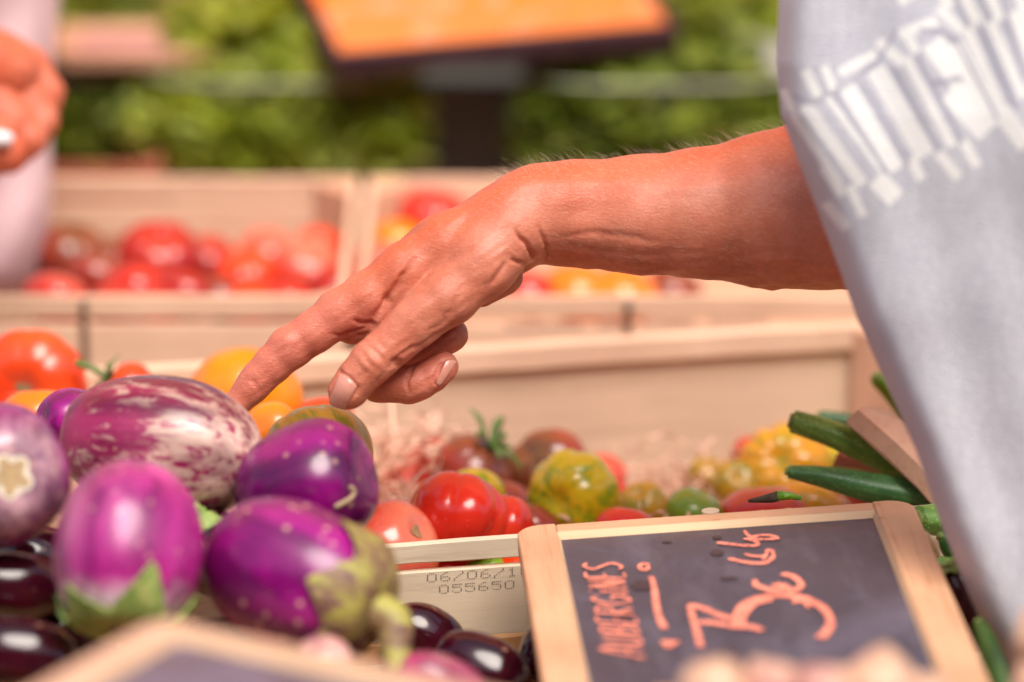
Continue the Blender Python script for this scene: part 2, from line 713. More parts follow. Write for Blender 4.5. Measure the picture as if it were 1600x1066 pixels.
# second row: two crates behind, square to the camera
Z2 = .984
f2 = PZ(545, 464, Z2)
b2 = PZ(545, 276, Z2)
W2 = b2.y - f2.y
crate2a = crate((f2.x - .502, f2.y, Z2), 0, .50, W2, .118, 'wooden crate of red tomatoes behind the yellow tomato, left of two in its row', seed=9, rail=.012)
crate2b = crate((f2.x + .004, f2.y, Z2), 0, .50, W2, .118, 'wooden crate behind the wrist with smudged ink stamps on its front', seed=13, rail=.012)
crates2 = (crate2a, crate2b)
# staples / straps and smudged stamps on the fronts


def strap(par, ox, px, y0, y1):
    x = PZ(px, 465, Z2).x - ox
    za, zb = -.0015, -.045
    V, F = boxgeo(-(za - zb) / 2, (za - zb) / 2, -.0008, 0, -.0022, .0022)
    o = mesh('wire_strap', V, F, STAPLE, par, False)
    o.location = (x, -.0003, (za + zb) / 2)
    o.rotation_euler = (0, rad(-90), 0)


strap(crate2a, f2.x - .502, 130, 0, 0)
strap(crate2b, f2.x + .004, 982, 0, 0)
V, F = [], []
for (xa, xb, yy) in ((790, 905, 508), (935, 972, 506), (1005, 1085, 502), (1110, 1198, 499)):
    x = xa
    while x < xb:
        wpx = rnd.uniform(5, 9)
        pt = PZ(x, 465, Z2).x - (f2.x + .004)
        zc = -(yy - 463) / 2850 / .951
        s = wpx / 2850
        b = len(V)
        hh = .0021
        V += [(pt, -.0003, zc - hh), (pt + s * .45, -.0003, zc - hh), (pt + s * .45, -.0003, zc + hh), (pt, -.0003, zc + hh)]
        F.append((b, b + 1, b + 2, b + 3))
        x += wpx
mesh('printed_stamp', V, F, plain('faded_ink', (.30, .22, .18), .8), crate2b, False)

# eggplant crate in front (lower)
orgE = org1 + dX * (-.10) - dY * .345
orgE.z = .936
crateE = crate(orgE, ANG, .50, .335, .105, 'low orange-brown wooden crate holding the eggplants in front', W_ORANGE, W_ORANGE, seed=21)

# back rows
Z3 = .935
b3 = PZ(170, 262, .955)
crate((b3.x - .47, b3.y + .012, Z3 + .018), 0, .50, .30, .045, 'reddish wooden crate under the salad tubs at the back left', W_RED, W_RED, seed=31)
crate((b3.x + .036, b3.y + .012, Z3 + .0), 0, .56, .30, .04, 'low pale wooden crate under the salad tubs at the back right', W_PALE, W_PINK, seed=32)

# ------------------------------------------------------------------ slates


def slate_mat(name, base, rough=.42):
    m = M(name)
    v = m.mapping()
    n1 = m.noise(v, 22, 6, .65, .8)
    n2 = m.noise(m.mapping((1, .25, 1)), 60, 4, .6)
    n3 = m.noise(v, 9, 3, .5)
    col = m.ramp(n1, [(.3, tuple(c * .75 for c in base)), (.55, base), (.8, tuple(c * 1.7 + .02 for c in base))])
    sm0 = m.noise(m.mapping((1, .45, 1), loc=(3, 1, 0)), 13, 5, .6, 1.2)
    col = m.mix(m.ramp(sm0, [(.50, 0.0), (.72, .45)]), col, tuple(c * 2.6 + .03 for c in base))
    col = m.mix(m.ramp(n2, [(.50, 0.0), (.75, .4)]), col, tuple(c * 2.0 + .05 for c in base))
    spk = m.voro(v, 210)
    spm = m.math('MULTIPLY', m.ramp(spk, [(.02, 1.0), (.05, 0.0)]), m.ramp(n3, [(.5, 0.0), (.6, .6)]))
    col = m.mix(spm, col, (.4, .37, .38))
    m.bump(n1, .12, .0004)
    return m.set(Base_Color=col, Roughness=m.ramp(n1, [(.3, rough - .08), (.7, rough + .14)]))


SLATE = slate_mat('dark_slate', (.058, .049, .068))
SLATE2 = slate_mat('dark_violet_slate', (.11, .09, .13), .3)
CHm = M('coral_chalk')
_cn = CHm.noise(CHm.mapping(), 900, 3, .7)
_cn2 = CHm.noise(CHm.mapping(), 160, 3, .6)
CHm.bump(_cn, .5, .0004)
CHm.set(Base_Color=CHm.mix(CHm.ramp(_cn2, [(.35, .55), (.6, 0.0)]), (.92, .29, .19), (.66, .17, .12)), Roughness=.8)
_ct = CHm.n('ShaderNodeBsdfTransparent')
_cx = CHm.n('ShaderNodeMixShader')
CHm.l(CHm.ramp(CHm.math('ADD', CHm.math('MULTIPLY', _cn, .6), CHm.math('MULTIPLY', _cn2, .4)), [(.40, .35), (.47, 1.0)]), _cx.inputs[0])
CHm.l(_ct.outputs[0], _cx.inputs[1])
CHm.l(CHm.b.outputs[0], _cx.inputs[2])
CHm.l(_cx.outputs[0], CHm.t.nodes['Material Output'].inputs[0])
CHALK = CHm.m
STAIN = plain('dried_stain', (.045, .026, .030), .5)


def slate_sign(origin, xdir, ydir, Wx, Hy, fw, label, frame=None, slate=None, th=.010, group=None, name='slate_sign'):
    """origin: outer corner; xdir along the far rail, ydir towards the camera; z up"""
    xd = Vector(xdir).normalized()
    zd = xd.cross(Vector(ydir)).normalized() * -1
    if zd.z < 0:
        zd = -zd
    yd = zd.cross(xd).normalized()          # points away from ydir or along it
    flip = 1 if yd.dot(Vector(ydir)) > 0 else -1
    R = Matrix((xd, yd, zd)).transposed()
    t = empty(name, origin, R, label, 'price sign', group)
    frame = frame or W_FRAME
    y = lambda a, b: (min(flip * a, flip * b), max(flip * a, flip * b))

    def rail_full(x0, x1):
        # along y, rounded outer corners
        r = .012
        left = x0 < Wx / 2
        out = []
        pts = []
        for k in range(7):
            a = math.pi / 2 * k / 6
            pts.append((r - r * math.sin(a), r - r * math.cos(a)) if False else (r * (1 - math.cos(a)), r * (1 - math.sin(a))))
        # outline in (across, along)
        o = [(u, v) for u, v in pts]                     # from (0, r) to (r, 0)
        o2 = [(fw, 0), (fw, Hy)]
        o3 = [(u, Hy - v) for u, v in reversed(pts)]
        outl = o + o2 + o3
        V = []
        for (u, v) in outl:
            V.append(((x0 + u) if left else (x1 - u), flip * v))
        n = len(V)
        b = .0007
        cx, cy = (x0 + x1) / 2, flip * Hy / 2
        VV = []
        for z, e in ((-th, b), (-th + b, 0), (-b, 0), (0, b)):
            for (a_, c_) in V:
                VV.append((a_ - math.copysign(e, a_ - cx), c_ - math.copysign(e, c_ - cy), z))
        F = []
        for q in range(3):
            for k in range(n):
                F.append((q * n + k, q * n + (k + 1) % n, (q + 1) * n + (k + 1) % n, (q + 1) * n + k))
        F.append(tuple(range(n - 1, -1, -1)))
        F.append(tuple(3 * n + k for k in range(n)))
        Rz = Matrix.Rotation(rad(90), 3, 'Z')
        Ri = Rz.transposed()
        mid = Vector((cx, cy, 0))
        ob = mesh('frame_rail', [Ri @ (Vector(v) - mid) for v in VV], F, frame, t, False)
        ob.location = mid
        ob.rotation_euler = (0, 0, rad(90))
        import bmesh
        bm = bmesh.new(); bm.from_mesh(ob.data); bmesh.ops.recalc_face_normals(bm, faces=bm.faces); bm.to_mesh(ob.data); bm.free()

    rail_full(0, fw)
    rail_full(Wx - fw, Wx)
    g = .0002
    ch = .0032
    fy = fw * .58
    for a, b in ((0.0004, fy), (Hy - fy, Hy - .0004)):
        y0, y1 = y(a, b)
        ob = board('frame_rail', (fw + g, Wx - fw - g, y0, y1, -th + .0004, -.0004), frame, t)
    # inner bevel strips (lighter, slanting down to the slate)
    for (a, b, s) in ((fy, fy + ch, 1), (Hy - fy - ch, Hy - fy, -1)):
        zA, zB = (-.0006, -.0034) if s > 0 else (-.0034, -.0006)
        ya, yb = flip * a, flip * b
        V = [(fw + g, ya, zA), (Wx - fw - g, ya, zA), (Wx - fw - g, yb, zB), (fw + g, yb, zB), (fw + g, ya, -.006), (Wx - fw - g, ya, -.006), (Wx - fw - g, yb, -.006), (fw + g, yb, -.006)]
        F = [(0, 1, 2, 3), (7, 6, 5, 4), (0, 4, 5, 1), (1, 5, 6, 2), (2, 6, 7, 3), (3, 7, 4, 0)]
        if flip < 0:
            F = [f[::-1] for f in F]
        ob = mesh('frame_bevel', V, F, W_STRIP, t, False)
    for (a, b, s) in ((fw, fw + ch * .5, 1), (Wx - fw - ch * .5, Wx - fw, -1)):
        zA, zB = (-.0006, -.0034) if s > 0 else (-.0034, -.0006)
        y0, y1 = y(fy + ch + g, Hy - fy - ch - g)
        V = [(a, y0, zA), (b, y0, zB), (b, y1, zB), (a, y1, zA), (a, y0, -.006), (b, y0, -.006), (b, y1, -.006), (a, y1, -.006)]
        F = [(0, 1, 2, 3), (7, 6, 5, 4), (0, 4, 5, 1), (1, 5, 6, 2), (2, 6, 7, 3), (3, 7, 4, 0)]
        mesh('frame_bevel', V, F, W_STRIP, t, False)
    y0, y1 = y(fy - .001, Hy - fy + .001)
    board('slate', (fw - .001, Wx - fw + .001, y0, y1, -.0062, -.0036), slate or SLATE, t)
    return t, R


sA, sB = P(806, 822, 2.180), P(1424, 779, 2.187)
sx = (sB - sA).normalized()
WS = (sB - sA).length
sy = P(846, 1066, 1.985) - sA
sy = (sy - sx * sy.dot(sx)).normalized()
sz = sx.cross(sy).normalized()
HS = .30
sign1, sR = slate_sign(sA, sx, sy, WS, HS, .0185,
                       'slate price sign in a light wooden frame with coral handwriting asking 3 euros a kilo')


def on_plane(px, py, off=0.0):
    """where the line of sight meets the sign's plane, in the sign's frame"""
    r = CF + CR * ((px - 800) / FPX) - CU * ((py - 533) / FPX)
    n_ = sR @ Vector((0, 0, 1))
    t = ((sA + n_ * off) - C0).dot(n_) / r.dot(n_)
    return sR.transposed() @ (C0 + r * t - sA)


def on_slate(px, py):
    q = on_plane(px, py, -.0033)
    return Vector((q.x, q.y, -.0032))


def ribbon(pls, wid, name, mat, parent, zoff=0.0):
    """flat chalk strokes; pls in the parent's local xy"""
    V, F = [], []
    for si, (pl, ww) in enumerate(pls):
        n = max(6, int(sum((pl[i + 1] - pl[i]).length for i in range(len(pl) - 1)) / .0012))
        S = spline([tuple(p) for p in pl], n)
        base = len(V)
        hw = wid * ww / 2
        for i in range(n):
            t = Vector(S[min(i + 1, n - 1)] - S[max(i - 1, 0)])
            t.z = 0
            if t.length < 1e-7:
                t = Vector((1, 0, 0))
            t.normalize()
            nn = Vector((-t.y, t.x, 0))
            j = hw * (1 + rnd.uniform(-.13, .13)) * (.8 + .75 * abs(t.x))
            e = 1.0 if 0 < i < n - 1 else .55
            p = Vector(S[i])
            z = zoff + si * .00003
            V.append(p + nn * j * e + Vector((0, 0, z)))
            V.append(p + Vector((0, 0, z + .0003)))
            V.append(p - nn * j * e + Vector((0, 0, z)))
        for i in range(n - 1):
            a = base + i * 3
            F += [(a, a + 1, a + 4, a + 3), (a + 1, a + 2, a + 5, a + 4)]
    return mesh(name, V, F, mat, parent)


def zl(pts, ox=800, oy=760, k=3.2):
    return [on_slate(ox + x / k, oy + y / k) for x, y in pts]


# the price
price = [
    (zl([(945, 805), (925, 730), (905, 660), (888, 598)]), 1.15),
    (zl([(885, 592), (960, 612), (1040, 645), (1110, 665)]), 1.0),
    (zl([(930, 680), (1000, 682), (1080, 695), (1150, 705)]), .95),
    (zl([(1105, 662), (1140, 700), (1190, 702), (1255, 722)]), 1.0),
    (zl([(1125, 690), (1125, 650), (1160, 595), (1240, 560), (1340, 546), (1440, 556), (1520, 588), (1570, 625), (1593, 680), (1575, 725), (1540, 762)]), 1.3),
    (zl([(1150, 700), (1165, 640), (1215, 590), (1300, 566)]), .9),
    (zl([(1400, 585), (1440, 575), (1500, 596)]), .7),
    (zl([(1445, 560), (1470, 590), (1485, 612)]), .7),
    (zl([(1410, 566), (1500, 580), (1560, 608)]), 1.0),
]
ribbon(price, .0034, 'chalk_price', CHALK, sign1)
euro = [
    (zl([(1212, 468), (1225, 495), (1290, 517), (1370, 524), (1430, 512), (1446, 490), (1420, 460), (1380, 443), (1352, 436)]), 1.2),
    (zl([(1300, 492), (1350, 500), (1400, 512)]), .8),
    (zl([(1330, 482), (1345, 500), (1350, 518)]), .8),
    (zl([(1360, 488), (1380, 505)]), .8),
]
ribbon(euro, .0030, 'chalk_euro', CHALK, sign1)
kg = [
    (zl([(1082, 360), (1140, 374), (1210, 384), (1270, 380), (1305, 352), (1300, 325), (1272, 316)]), 1.0),
    (zl([(1165, 338), (1200, 348), (1245, 350), (1272, 343)]), .8),
    (zl([(1275, 318), (1270, 345), (1250, 368)]), .8),
    (zl([(1025, 282), (1090, 290), (1160, 297), (1215, 297), (1228, 283), (1195, 268), (1160, 262)]), 1.0),
    (zl([(1162, 222), (1180, 245), (1215, 262), (1260, 266), (1320, 262), (1322, 256), (1280, 245), (1220, 250), (1165, 270)]), .9),
]
ribbon(kg, .0024, 'chalk_unit', CHALK, sign1)
# AUBERGINES: letters in a unit square (x advance, y height), mapped to the slate with a small shear
LET = {
    'A': [[(0, 0), (.35, 1), (.55, 1), (.9, 0)], [(.15, .4), (.75, .4)]],
    'U': [[(.05, 1), (.1, .2), (.45, 0), (.8, .2), (.85, 1)]],
    'B': [[(.1, 0), (.1, 1)], [(.1, 1), (.7, .9), (.6, .58), (.1, .5), (.8, .4), (.8, .08), (.1, 0)]],
    'E': [[(.8, 1), (.1, .98), (.1, .5), (.08, .02), (.8, 0)], [(.1, .5), (.65, .52)]],
    'R': [[(.1, 0), (.1, 1)], [(.1, 1), (.75, .88), (.65, .55), (.1, .5), (.85, 0)]],
    'G': [[(.85, .85), (.5, 1), (.1, .7), (.1, .25), (.5, 0), (.85, .15), (.85, .45), (.5, .45)]],
    'I': [[(.4, 0), (.4, .75)], [(.38, .95), (.44, 1.0)]],
    'N': [[(.1, 0), (.12, 1)], [(.12, 1), (.75, 0)], [(.75, 0), (.8, 1)]],
    'S': [[(.8, .9), (.45, 1), (.1, .78), (.45, .52), (.8, .25), (.45, 0), (.05, .1)]],
}
word = []
advs = [1.25, 1.05, 1.05, .95, 1.05, 1.05, .6, 1.0, .85, 1.0]
tot = sum(advs)
pos = 0
for ch, ad in zip('AUBERGINES', advs):
    for st in LET[ch]:
        pts = []
        for (u, v) in st:
            s = (pos + u * ad * .88) / tot
            # baseline and topline in zoomed picture coordinates
            bx, by = 668 - 128 * s, 858 - 483 * s
            tx, ty = 470 - 118 * s, 838 - 462 * s
            pts.append((bx + (tx - bx) * v, by + (ty - by) * v))
        word.append((zl(pts), 1.0))
    pos += ad
for (u, v) in ((.5, 1.12), (.84, 1.15)):
    pass
ribbon(word, .0016, 'chalk_name', CHALK, sign1)
deco = [(zl([(695, 452), (712, 520), (722, 600), (740, 665), (765, 712)]), 1.2)]
ring = [(660 + 22 * math.cos(a), 402 + 15 * math.sin(a)) for a in [k * math.pi / 4 for k in range(9)]]
deco.append((zl(ring), .8))
deco.append((zl([(752, 793), (785, 790), (818, 797)]), 2.1))
ribbon(deco, .0030, 'chalk_rule', CHALK, sign1)


def blot(px, py, rx, ry, seed, name='stain'):
    r = random.Random(seed)
    c = on_slate(px, py)
    V = [c + Vector((0, 0, .0001))]
    n = 22
    for k in range(n):
        a = 2 * math.pi * k / n
        q = on_slate(px + rx * math.cos(a) * r.uniform(.75, 1.15), py + ry * math.sin(a) * r.uniform(.75, 1.15))
        V.append(q + Vector((0, 0, .00005)))
    F = [(0, 1 + k, 1 + (k + 1) % n) for k in range(n)]
    return mesh(name, V, F, STAIN, sign1, False)


blot(1004, 915, 19, 9, 1)
blot(1120, 840, 8, 3, 2)
blot(1121, 864, 11, 5, 3)
blot(1140, 904, 15, 2.6, 4)
blot(1042, 847, 8, 2, 5)
blot(975, 962, 16, 6, 6)
# dowel plug in the far rail
q = on_plane(1110, 799)
V, F = [], []
n = 20
for z in (-.002, .0004):
    for k in range(n):
        V.append((q.x + .0042 * math.cos(2 * math.pi * k / n), q.y + .0042 * math.sin(2 * math.pi * k / n), z))
for k in range(n):
    F.append((k, (k + 1) % n, n + (k + 1) % n, n + k))
F.append(tuple(n + k for k in range(n)))
mesh('dowel', V, F, plain('dowel_wood', (.50, .38, .26), .6), sign1, False)

# near sign, very soft, at the bottom left
ZN = 1.092
nA = PZ(248, 962, ZN)
nx = (PZ(720, 1066, ZN) - nA).normalized()
ny = (PZ(50, 1066, ZN) - nA)
signN, _r = slate_sign(nA, nx, ny, .26, .18, .0155, 'blurred slate sign with a rounded wooden frame closest to the camera, empty violet slate', W_PINK, SLATE2, name='slate_sign')
_hy = _r.transposed() @ ny
board('stake', (.12, .135, min(0, math.copysign(.09, _hy.y)) + (.0 if _hy.y < 0 else .0), min(0, math.copysign(.09, _hy.y)) + .006, -.27, -.0105), W_PINK, signN, 'Z')

# ------------------------------------------------------------------ eggplants


def egg_mat(name, stops, stripes=0.0, light=(.85, .72, .55), speck=.5, rough=.24, freq=1.0, calyx_white=.0, warp=.5, blos=0.0, seed=0):
    m = M(name)
    v = m.mapping(loc=(seed * .37, seed * .11, seed * .73))
    lo = m.noise(v, 18 * freq, 3, .5, .5)
    col = m.ramp(lo, stops)
    if stripes:
        vs_ = m.mapping((.22, 1, 1), loc=(seed, 0, 0))
        s1 = m.noise(vs_, 190, 6, .72, .7)
        s2 = m.noise(m.mapping((.35, 1, 1), loc=(seed, 3, 0)), 30, 3, .5, .6)
        f = m.mix(.22, s1, s2)
        gx = m.sep(0)
        f = m.math('ADD', f, m.math('MULTIPLY', gx, blos))
        col = m.mix(m.math('MULTIPLY', m.ramp(f, [(.49, 0.0), (.56, 1.0)]), stripes), col, light)
    if calyx_white:
        gx = m.sep(0)
        f = m.math('ADD', m.math('MULTIPLY', gx, -26.0), m.math('MULTIPLY', m.noise(v, 40, 2), .5))
        col = m.mix(m.math('MULTIPLY', m.ramp(f, [(.75, 0.0), (1.45, 1.0)]), calyx_white), col, light)
    lg = m.noise(m.mapping((.18, 1, 1), loc=(seed * 2, 0, 1)), 55, 4, .6, .4)
    col = m.mix(m.ramp(lg, [(.38, .75), (.60, 0.0)]), col, tuple(q * .42 for q in stops[0][1]))
    vd = m.voro(v, 120)
    n3 = m.noise(v, 26, 2)
    sp = m.math('MULTIPLY', m.ramp(vd, [(.12, 1.0), (.22, 0.0)]), m.ramp(n3, [(.45, 0.0), (.58, speck)]))
    col = m.mix(sp, col, (.75, .45, .30))
    bl = m.noise(v, 14, 5, .6, 1.0)
    col = m.mix(m.ramp(bl, [(.69, 0.0), (.74, .55 * speck)]), col, (.62, .38, .18))
    m.bump(m.noise(v, 70, 4), .10, .0010)
    rg = m.ramp(m.noise(v, 30, 4), [(.3, rough * .8), (.7, rough * 1.5)])
    return m.set(Base_Color=col, Roughness=rg, Coat_Weight=.12, Coat_Roughness=.15, Subsurface_Weight=.04, Subsurface_Scale=.004,
                 Subsurface_Radius=(1.0, .4, .6))


PUR1 = egg_mat('purple_skin', [(.3, (.14, .001, .09)), (.5, (.34, .006, .20)), (.72, (.54, .04, .26))], speck=.8)
PUR2 = egg_mat('deep_purple_skin', [(.3, (.07, .001, .055)), (.55, (.20, .002, .13)), (.75, (.36, .012, .19))], speck=.35, seed=2)
PINKE = egg_mat('pink_purple_skin', [(.25, (.26, .003, .14)), (.45, (.52, .03, .26)), (.7, (.70, .17, .36))], speck=.3, calyx_white=.75, light=(.85, .70, .72), seed=3)
LILAC = egg_mat('lilac_skin', [(.3, (.20, .006, .15)), (.5, (.42, .05, .26)), (.7, (.62, .18, .33))], speck=.4, calyx_white=.45, seed=5)
STRIPE = egg_mat('striped_skin', [(.3, (.19, .006, .05)), (.6, (.34, .02, .095)), (.75, (.44, .05, .15))], stripes=.9, light=(.82, .58, .46), speck=.3, seed=4, blos=1.5)
DARKE = egg_mat('black_purple_skin', [(.3, (.018, .002, .006)), (.6, (.045, .003, .010)), (.8, (.09, .006, .012))], speck=.25, rough=.12, seed=6)
MAGE = egg_mat('magenta_skin', [(.3, (.32, .02, .10)), (.6, (.50, .04, .16)), (.8, (.65, .25, .25))], stripes=.3, speck=.3, seed=7)
PALEE = egg_mat('pale_pink_skin', [(.3, (.62, .18, .25)), (.5, (.78, .45, .38)), (.8, (.85, .62, .50))], stripes=.3, speck=.3, seed=8)


def calyx_mat(name, a, b, c=None):
    m = M(name)
    v = m.mapping((.28, 1, 1))
    n1 = m.noise(v, 110, 5, .65, .6)
    col = m.ramp(n1, [(.38, a), (.50, b), (.60, c or b)])
    m.bump(n1, .5, .0008)
    return m.set(Base_Color=col, Roughness=.55, Subsurface_Weight=.05, Subsurface_Scale=.002)


CAL_G = calyx_mat('green_calyx', (.16, .26, .05), (.28, .38, .09), (.42, .45, .14))
CAL_B = calyx_mat('brown_green_calyx', (.15, .055, .06), (.27, .18, .07), (.40, .37, .07))
SCAR = plain('corky_scar', (.50, .34, .17), .8, .15, 300)
SCARW = plain('pale_scar_rim', (.82, .74, .58), .6, .1, 300)


def rotmat(axis, roll=0.0, main='X'):
    x = axis.normalized()
    up = Vector((0, 0, 1))
    if abs(x.dot(up)) > .95:
        up = Vector((0, 1, 0))
    y = up.cross(x).normalized()
    z = x.cross(y).normalized()
    y2 = y * math.cos(roll) + z * math.sin(roll)
    z2 = x.cross(y2)
    if main == 'X':
        return Matrix((x, y2, z2)).transposed()
    return Matrix((y2, z2, x)).transposed()


def egg_r(u, taper, fl):
    s = max(0.0, 1 - abs(u) ** fl) ** (1 / 2.05)
    return s * (1 + taper * u)


def eggplant(px, py, d, Lp, Wp, ax, mat, label, roll=0.0, taper=.08, fl=2.2, cal=None, lobes=(.34, .22), stem=0.0, rib=.012, nr=5, scar=None, group='purple eggplants heaped in the front crate', seed=1, stemdir=None, crease=None):
    """Lp, Wp in picture pixels; ax (right, down, away) from the stem end to the blossom end"""
    L, W = Lp / FPX * d, Wp / FPX * d
    R = rotmat(dirv(*ax), roll)
    rr = random.Random(seed)
    NU, NV = 60, 64

    def surf(u, ph, off=0.0):
        r = W / 2 * egg_r(u, taper, fl)
        k = 1 + rib * math.cos(nr * ph + seed) + .5 * rib * math.cos(2 * ph + seed * 2)
        k += .03 * mnoise.noise(Vector((u * 1.3 + seed * 5, math.cos(ph) * 1.1, math.sin(ph) * 1.1)))
        if crease is not None:
            dd = (ph - crease[0] + math.pi) % (2 * math.pi) - math.pi
            k -= crease[1] * math.exp(-(dd / crease[2]) ** 2) * max(0, 1 - u * u)
        r = r * k + off
        x = u * L / 2 + off * u
        if u < -.85:
            x += (.012 * ((-u - .85) / .15) ** 2) * (W / .07) * .35
        return Vector((x, r * math.cos(ph), r * math.sin(ph)))
    V, F = [], []
    for i in range(NU + 1):
        u = -math.cos(math.pi * i / NU)
        u = max(-.9995, min(.9995, u))
        for j in range(NV):
            V.append(surf(u, 2 * math.pi * j / NV))
    for i in range(NU):
        for j in range(NV):
            a, b = i * NV + j, i * NV + (j + 1) % NV
            F.append((a, b, b + NV, a + NV))
    F.append(tuple(range(NV - 1, -1, -1)))
    F.append(tuple(NU * NV + j for j in range(NV)))
    single = not (cal or scar or stem)
    ctr = P(px, py, d)
    if single:
        o = mesh('eggplant', V, F, mat)
        o.matrix_world = Matrix.Translation(ctr) @ R.to_4x4()
        tag(o, label, 'eggplant', group)
        return o
    t = empty('eggplant', ctr, R, label, 'eggplant', group)
    mesh('skin', V, F, mat, t)
    if cal:
        nl = 5
        NA, NB = 80, 14
        CV, CF_ = [], []
        for lay in (0, 1):
            for j in range(NA):
                ph = 2 * math.pi * j / NA
                tt = ((ph * nl / (2 * math.pi) + seed * .37) % 1)
                tri = 1 - abs(2 * tt - 1)
                reach = lobes[1] + lobes[0] * tri ** 1.5 * (1 + .35 * math.sin(seed + 2.1 * int(ph * nl / (2 * math.pi) + seed * .37)))
                for i in range(NB + 1):
                    f = i / NB
                    u = -.995 + reach * 2 * f
                    lift = .0012 + .0022 * math.sin(math.pi * f) * .4 + .0030 * f ** 4 * (.6 + .4 * math.sin(ph * 7 + seed))
                    if lay:
                        lift -= .0011
                    else:
                        lift += .0006 * math.cos(ph * 31)
                    CV.append(surf(u, ph, lift))
        for lay in (0, 1):
            o_ = lay * NA * (NB + 1)
            for j in range(NA):
                for i in range(NB):
                    a = o_ + j * (NB + 1) + i
                    b = o_ + ((j + 1) % NA) * (NB + 1) + i
                    CF_.append((a, a + 1, b + 1, b) if lay == 0 else (a, b, b + 1, a + 1))
        for j in range(NA):
            a = j * (NB + 1) + NB
            b = ((j + 1) % NA) * (NB + 1) + NB
            h = NA * (NB + 1)
            CF_.append((a, a + h, b + h, b))
        mesh('calyx', CV, CF_, cal, t)
    if stem:
        s = stem
        p0 = Vector((-L / 2 + .004, 0, 0))
        sd_ = Vector(stemdir) if stemdir else Vector((-1, .15, .1))
        sd_.normalize()
        pts = [p0 + sd_ * 0, p0 + Vector((-1, 0, 0)) * s * .25 + sd_ * s * .05, p0 + Vector((-.4, 0, 0)) * s * .5 + sd_ * s * .4, p0 + Vector((-.4, 0, 0)) * s * .5 + sd_ * s * .75]
        S = spline(pts, 14)
        rads = [W * .16 * (1 - f * .45) for f in np.linspace(0, 1, 14)]
        rads[-1] *= 1.15
        V, F = tubegeo(S, rads, 16)
        mesh('stem', V, F, cal or CAL_G, t)
    if scar:
        # star-shaped corky scar where the flower was, at the end that faces us
        end, rs = scar
        for nm, k, off, mt in (('scar_rim', 1.28, .0004, SCARW), ('scar', 1.0, .0008, SCAR)):
            V, F = [], []
            n = 50
            rings = 6
            for q in range(rings + 1):
                for j in range(n):
                    ph = 2 * math.pi * j / n
                    rr_ = rs * k * (1 + (.25 if k == 1 else .12) * math.cos(5 * ph + .6)) * q / rings
                    # find u where the surface radius equals rr_
                    lo_, hi_ = .5, .9995
                    for _ in range(24):
                        md = (lo_ + hi_) / 2
                        v = surf(md * end, ph)
                        if math.hypot(v.y, v.z) > rr_:
                            lo_ = md
                        else:
                            hi_ = md
                    v = surf(lo_ * end, ph, 0)
                    v = Vector((v.x + end * (off + (.0006 * math.sin(j * 2.9) * q / rings if k == 1 else 0)), rr_ * math.cos(ph), rr_ * math.sin(ph)))
                    V.append(v)
            for q in range(rings):
                for j in range(n):
                    a, b = q * n + j, q * n + (j + 1) % n
                    F.append((a, b, b + n, a + n) if end < 0 else (a, a + n, b + n, b))
            mesh(nm, V, F, mt, t)
    return t


eggplant(249, 699, 2.135, 330, 224, (.97, .14, -.16), STRIPE, 'large purple and cream streaked eggplant that the finger points at', taper=.04, seed=4, fl=2.15,
         scar=(1, .0035), roll=.5)
eggplant(-6, 743, 2.065, 250, 228, (-.30, .02, .95), LILAC, 'pale lilac eggplant at the left edge with a star-shaped tan scar', taper=.0, seed=2, scar=(-1, .0074))
eggplant(200, 858, 2.02, 285, 236, (.06, -.93, .36), PINKE, 'glossy pink eggplant with light green calyx lobes below', cal=CAL_G, lobes=(.20, .08), taper=-.03, seed=3,
         rib=.02, nr=4, crease=(-.35, .05, .16), roll=.35)
eggplant(466, 903, 2.03, 322, 226, (-.84, -.34, .42), PUR1, 'round violet eggplant with a brown-green calyx on its right', cal=CAL_B, lobes=(.20, .17), taper=.05, seed=5,
         fl=2.4, stem=.036, stemdir=(-.6, -.25, -.75), roll=1.0)
eggplant(478, 760, 2.11, 228, 200, (-.9, .25, .35), PUR2, 'deep purple folded eggplant leaning on the olive tomato', taper=-.06, seed=6, rib=.02, nr=3, fl=2.5,
         crease=(2.2, .07, .2))
eggplant(112, 662, 2.21, 118, 112, (.8, .2, .5), PUR1, 'small purple eggplant peeping between the lilac and the streaked one', seed=7)
# dark ones lower in the crate
GD = 'black-purple eggplants low in the front crate'
eggplant(22, 918, 2.07, 170, 108, (.9, .1, .3), DARKE, 'dark red-black eggplant at the left edge, upper of two', group=GD, seed=8, cal=CAL_B, lobes=(.04, .03))
eggplant(28, 1022, 2.03, 190, 118, (.9, .15, .1), DARKE, 'dark red-black eggplant at the left edge, lower of two', group=GD, seed=9)
eggplant(664, 994, 2.165, 135, 100, (.8, .5, .3), DARKE, 'small dark eggplant with white gleam below the printed date', group=GD, seed=10)
eggplant(752, 1046, 2.10, 165, 112, (.85, .45, -.2), DARKE, 'wine-dark eggplant lying against the left side of the price sign', group=GD, seed=11)
eggplant(858, 1030, 2.14, 130, 100, (.3, -.9, .3), DARKE, 'dark eggplant half under the left rail of the price sign', group=GD, seed=12)
eggplant(505, 1040, 1.97, 120, 96, (-.12, .05, .99), PALEE, 'small pale pink eggplant with round tan scar behind the near sign', seed=13, scar=(-1, .0035))
eggplant(690, 1075, 1.98, 160, 100, (.85, .45, .2), MAGE, 'magenta eggplant at the bottom edge beside the near sign', seed=14)
eggplant(330, 860, 2.13, 200, 130, (.5, .4, .7), DARKE, 'dark eggplant in the gap between the pink and the violet one', group=GD, seed=15, cal=CAL_G, lobes=(.2, .1))
eggplant(74, 884, 2.135, 180, 120, (.7, .3, .5), DARKE, 'dark eggplant added to blacken the gap between the lilac and the pink one', group=GD, seed=19)  # dark filler added where the gap lies in black shade
